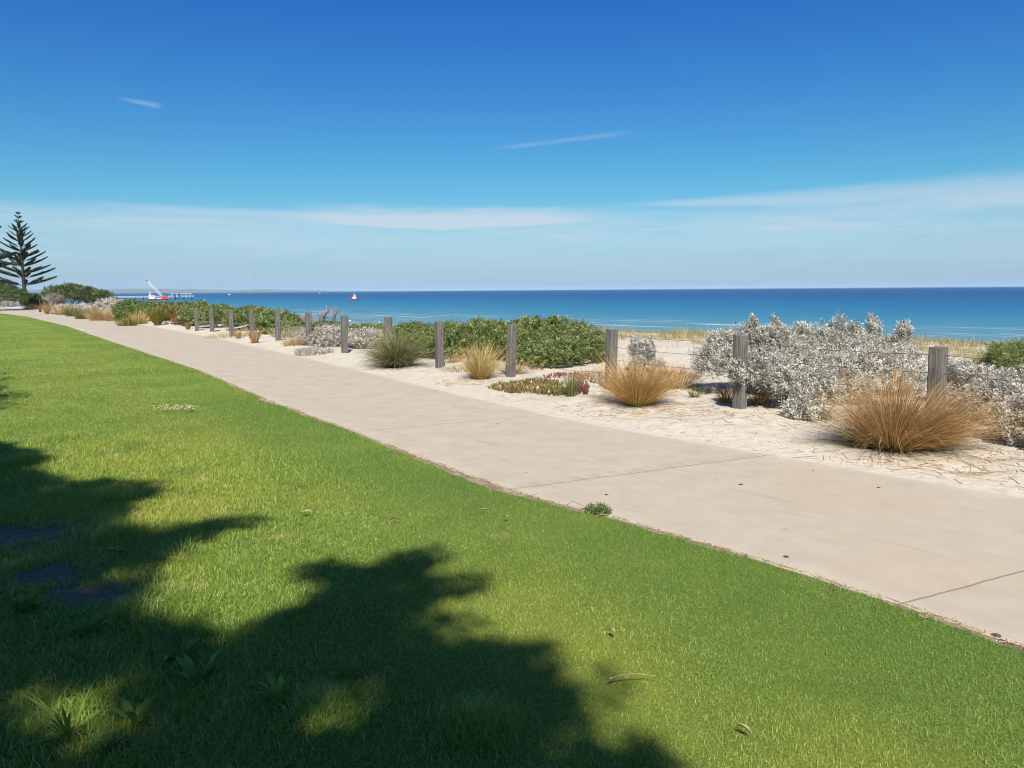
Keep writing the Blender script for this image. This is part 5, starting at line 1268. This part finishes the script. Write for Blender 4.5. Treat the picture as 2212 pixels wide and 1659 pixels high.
def person(label, qx, qy, d, rz, stride, top, top_len, hat, legs_mat, seed, arm=(.25, .22)):
    c = at_d(qx, qy, d); c[2] = float(terr(c[0], c[1])); root = empty('person', c, label, 'person', 'people walking on the beach', rz)
    s = stride; V = [(0, 0, .95), (0, 0, 1.15), (0, .01, 1.40), (0, .02, 1.50), (0, .035, 1.58), (0, .03, 1.68),
         (-.09, 0, .90), (-.10, s * .45, .50), (-.10, s * .75 - .05, .08), (-.10, s * .75 + .12, .03), (.09, 0, .90), (.10, -s * .25, .50), (.10, -s * .9 - .02, .10), (.10, -s * .9 + .14, .03),
         (-.19, 0, 1.40), (-arm[0], -s * .3, 1.13), (-arm[1] - .02, -s * .35 + .10, .90), (-arm[1], -s * .35 + .14, .80), (.19, 0, 1.40), (arm[0], s * .3, 1.13), (arm[1] + .02, s * .35 + .10, .90), (arm[1], s * .35 + .14, .80)]
    E = [(0, 1), (1, 2), (2, 3), (3, 4), (4, 5), (0, 6), (6, 7), (7, 8), (8, 9), (0, 10), (10, 11), (11, 12), (12, 13), (2, 14), (14, 15), (15, 16), (16, 17), (2, 18), (18, 19), (19, 20), (20, 21)]
    r_ = [.13, .12, .13, .055, .085, .075, .085, .06, .04, .035, .085, .06, .04, .035, .055, .042, .03, .03, .055, .042, .03, .03]
    skin_mesh('body', V, E, r_, M['skin'], root)
    if top:
        lo = top_len
        V2 = [(0, 0, lo), (0, 0, 1.12), (0, .01, 1.38), (0, .02, 1.47), (-.19, 0, 1.40), (-arm[0], -s * .3, 1.14), (-arm[1] - .02, -s * .35 + .09, .93), (.19, 0, 1.40), (arm[0], s * .3, 1.14), (arm[1] + .02, s * .35 + .09, .93)]
        skin_mesh('shirt', V2, [(0, 1), (1, 2), (2, 3), (2, 4), (4, 5), (5, 6), (2, 7), (7, 8), (8, 9)], [(.2, .15), (.17, .14), (.17, .14), .07, .075, .06, .05, .075, .06, .05], M[top], root)
    V3 = [(0, 0, .98), (-.09, 0, .90), (-.10, s * .4, .56), (.09, 0, .90), (.10, -s * .22, .56)]
    skin_mesh('shorts', V3, [(0, 1), (1, 2), (0, 3), (3, 4)], [.15, .11, .09, .11, .09], M[legs_mat], root)
    hm = MB()
    if hat: hm.tube([(0, .03, 1.70), (0, .03, 1.715)], [.24, .23], 14).tube([(0, .03, 1.70), (0, .03, 1.76), (0, .03, 1.80)], [.12, .11, .07], 12); hm.build('hat', M['straw_hat'], root)
    else: hm.ball((0, .005, 1.665), (.105, .115, .12), 10, 7).build('hair', M['dark_hair'], root)
person('person in a long loose white shirt and dark hat walking along the beach', 756, 690, 185, 2.6, .22, 'white_cloth', .72, True, 'white_cloth', 1, (.30, .28))
person('dark-haired person in dark swimwear, left one of the beach pair', 810, 693, 178, 2.9, .16, None, 0, False, 'dark_cloth', 2)
person('person in a pale top, right one of the beach pair', 819, 693, 178, 2.4, .2, 'pale_cloth', .92, False, 'pale_cloth', 3)

# ------------------------------------------------------------------ far hills across the bay
def hills():
    m, nt, out = new_mat('far hills'); t = NT(nt); p = t.pos()
    c = t.ramp(t.noise(p, .0016, 5, .6), [(.35, (.07, .085, .05)), (.6, (.16, .15, .09))])
    c = t.mix(t.math('MULTIPLY', t.mrange(t.noise(p, .009, 4, .7), .66, .74), .8), c, (.6, .57, .52))
    pr = t.n('ShaderNodeBsdfPrincipled', inp={'Base Color': c, 'Roughness': .95}); t.link(pr.outputs[0], out.inputs[0])
    rng = np.random.RandomState(8)
    a = np.radians(np.linspace(-50, -8.5, 160)); k = 14; D0 = 13000.0
    X, Y, Z = [], [], []
    for j in range(k):
        f = j / (k - 1); d = D0 + 5000 * f + 0 * a
        prof = np.interp(np.degrees(a), [-50, -34, -30, -26, -22, -18, -15, -12, -9, -8.5], [60, 62, 64, 56, 52, 44, 30, 15, 4, 0])
        nz = 1 + .25 * noise2(np.degrees(a) * 1.2, 0 * a + f * 4, 3.0, 2) + .12 * noise2(np.degrees(a) * 4, f * 9 + 0 * a, 3.0, 5)
        z = SEA_Z - 1 + 1.3 * prof * nz * math.sin(math.pi * .62 * f) * 1.0
        X.append(np.sin(a) * d); Y.append(np.cos(a) * d); Z.append(z)
    grid_mesh('hills', np.array(X), np.array(Y), np.array(Z), m, {}, smooth=True)
hills()

# ------------------------------------------------------------------ air: one even haze box round everything
HAZE = 4.4e-5
if HAZE:
    m, nt, out = new_mat('haze'); t = NT(nt)
    v = t.n('ShaderNodeVolumePrincipled', inp={'Color': (0.55, 0.80, 1.0, 1), 'Density': HAZE, 'Anisotropy': -0.12}); t.link(v.outputs[0], out.inputs['Volume'])
    mb = MB(); 
    z0, z1 = -12.0, 125.0
    hz = MB().box((0, 60000 - 14000, (z0 + z1) / 2), (260000, 150000, z1 - z0)).build('haze', m); hz['kind'] = 'stuff'

# ------------------------------------------------------------------ sky, sun, camera
def world():
    w = bpy.data.worlds.new('World'); S.world = w; w.use_nodes = True
    nt = w.node_tree; nt.nodes.clear(); t = NT(nt)
    sky = nt.nodes.new('ShaderNodeTexSky'); sky.sky_type = 'NISHITA'; sky.sun_disc = False
    sky.sun_elevation = rad(48); sky.sun_rotation = rad(180); sky.altitude = 0; sky.air_density = 1.0; sky.dust_density = 0.6; sky.ozone_density = 3.0
    tc = nt.nodes.new('ShaderNodeTexCoord')
    nv = t.n('ShaderNodeVectorMath', operation='NORMALIZE', inp={0: tc.outputs['Generated']}).outputs[0]
    sp = t.n('ShaderNodeSeparateXYZ', inp={0: nv})
    x, y, z = sp.outputs
    el = t.math('MULTIPLY', t.math('ARCSINE', z), 57.2958)
    az = t.math('MULTIPLY', t.math('ARCTAN2', x, y), 57.2958)
    hs = t.n('ShaderNodeHueSaturation', inp={'Saturation': SKY_SAT, 'Hue': SKY_HUE, 'Value': SKY_VAL, 'Color': sky.outputs[0]}).outputs[0]
    tint = t.ramp(t.math('DIVIDE', el, 40.0, clamp=True), [(0.0, (0.80, 0.93, 1.12)), (0.19, (0.47, 0.96, 1.06)), (0.5, (0.26, 0.72, 1.22)), (0.7, (0.5, 0.82, 1.02)), (1.0, (0.55, 0.82, 1.0))])
    hs = t.mix(1.0, hs, tint, 'MULTIPLY')
    cv = lambda kx, ky, o=0.0: t.n('ShaderNodeCombineXYZ', inp={0: t.math('MULTIPLY', az, kx), 1: t.math('MULTIPLY', el, ky), 2: o}).outputs[0]
    streak = t.noise(cv(0.07, 0.75), 1.0, 7, 0.62)
    fine = t.noise(cv(0.32, 2.6, 3.0), 1.0, 9, 0.7)
    edge = t.math('ADD', t.math('MULTIPLY', t.math('SUBTRACT', streak, 0.5), 2.2), t.math('MULTIPLY', t.math('SUBTRACT', fine, 0.5), 1.7))
    def band(c0, slope, a0, half0, halfs):      # soft band round a line in (azimuth, elevation)
        da = t.math('SUBTRACT', az, a0)
        dist = t.math('ABSOLUTE', t.math('SUBTRACT', el, t.math('ADD', t.math('MULTIPLY', da, slope), c0)))
        half = t.math('ADD', half0, t.math('MULTIPLY', da, halfs))
        return t.math('DIVIDE', dist, t.math('MAXIMUM', half, 0.02))
    def win(v, a, b, c, d):
        return t.math('MULTIPLY', t.mrange(v, a, b), t.mrange(v, d, c))
    # thin veil below about 5.5 degrees
    ev = t.math('ADD', el, t.math('MULTIPLY', edge, 0.75))
    veil = t.math('MULTIPLY', t.mrange(ev, 6.05, 4.85), t.math('ADD', t.math('MULTIPLY', t.mrange(el, 1.0, 5.0), 0.45), t.math('ADD', 0.25, t.math('ADD', t.math('MULTIPLY', t.math('SUBTRACT', streak, 0.5), 2.0), t.math('MULTIPLY', t.math('SUBTRACT', fine, 0.5), 1.0)))))
    hz = t.mrange(el, 4.5, 0.0)
    # brighter sheet with a sharp lower edge
    lo = t.math('ADD', 4.35, t.math('ADD', t.math('MULTIPLY', edge, 0.30), t.math('MULTIPLY', t.math('ABSOLUTE', t.math('ADD', az, 5.0)), 0.045)))
    sheet = t.math('MULTIPLY', t.math('MULTIPLY', t.mrange(t.math('SUBTRACT', el, lo), 0.0, 0.12), t.mrange(ev, 6.3, 5.3)), win(az, -17, -9, 1, 9))
    left = t.math('MULTIPLY', t.mrange(band(5.45, -0.02, -20.0, 0.38, 0.0), 1.0, 0.2), win(az, -30, -24, -14, -8))
    bw = t.mrange(t.math('ADD', band(6.03, -0.002, 8.0, 0.14, 0.040), t.math('MULTIPLY', edge, 0.35)), 1.35, 0.1)
    bw = t.math('MULTIPLY', bw, t.mrange(az, 5.5, 14))
    w1 = t.math('MULTIPLY', t.mrange(t.math('ADD', band(10.05, 0.094, -1.4, 0.17, 0.012), t.math('MULTIPLY', edge, 0.7)), 1.3, 0.0), win(az, -2.2, 1.0, 6, 9.5))
    w2 = t.math('MULTIPLY', t.mrange(t.math('ADD', band(12.25, -0.11, -26.0, 0.12, 0.03), t.math('MULTIPLY', edge, 0.9)), 1.4, 0.0), win(az, -26.6, -24.9, -24.2, -23.3))
    w3 = t.math('MULTIPLY', t.mrange(band(4.25, 0.0, 10.0, 0.10, 0.0), 1.0, 0.3), win(az, 9.0, 9.8, 10.4, 11.2))
    lowst = t.math('MULTIPLY', t.mrange(streak, 0.54, 0.66), win(el, 1.8, 3.0, 4.4, 5.4))
    dens = t.math('MULTIPLY', t.math('MAXIMUM', veil, 0.0), 0.62)
    for m_, k in ((sheet, 0.55), (left, 0.26), (bw, 0.52), (w1, 0.2), (w2, 0.24), (w3, 0.3), (lowst, 0.12)):
        dens = t.math('ADD', dens, t.math('MULTIPLY', m_, k))
    dens = t.math('MINIMUM', dens, 0.85)
    c = t.mix(dens, hs, CLOUD)
    c = t.mix(t.math('MULTIPLY', hz, 0.55), c, HORIZ)
    bg = t.n('ShaderNodeBackground', inp={'Color': c, 'Strength': SKY_STR})
    o = nt.nodes.new('ShaderNodeOutputWorld'); t.link(bg.outputs[0], o.inputs[0])

SKY_STR, SKY_SAT, SKY_HUE, SKY_VAL = 0.070, 1.25, 0.5, 1.0
CLOUD, HORIZ = (6.1, 7.1, 8.1), (3.2, 5.3, 7.9)
world()
sun = bpy.data.lights.new('sun', 'SUN'); sun.energy = 5.0; sun.angle = rad(0.5); sun.color = (1.0, 0.95, 0.87)
so = bpy.data.objects.new('sun', sun); COL.objects.link(so); so.rotation_euler = (rad(42), 0, rad(3)); so.location = (0, -20, 30)

cam = bpy.data.cameras.new('camera'); cam.sensor_width = 36; cam.lens = 18 / math.tan(rad(67.3 / 2)); cam.clip_start = 0.05; cam.clip_end = 200000
co = bpy.data.objects.new('camera', cam); COL.objects.link(co)
co.matrix_world = Matrix.Translation((0, 0, CAM_H)) @ Matrix.Rotation(math.pi / 2 - PITCH, 4, 'X') @ Matrix.Rotation(-ROLL, 4, 'Z')
S.camera = co

S.render.engine = 'CYCLES'
S.view_settings.view_transform = 'Standard'; S.view_settings.look = 'None'; S.view_settings.gamma = 1; S.view_settings.exposure = 0.5
S.cycles.max_bounces = 6; S.cycles.diffuse_bounces = 3; S.cycles.glossy_bounces = 2; S.cycles.transmission_bounces = 4; S.cycles.transparent_max_bounces = 4
S.cycles.sample_clamp_indirect = 6; S.cycles.use_denoising = True; S.cycles.denoiser = 'OPENIMAGEDENOISE'; S.cycles.denoising_prefilter = 'ACCURATE'; S.cycles.use_adaptive_sampling = True; S.cycles.adaptive_threshold = 0.01
S.cycles.caustics_reflective = False; S.cycles.caustics_refractive = False
S.cycles.filter_width = 1.1
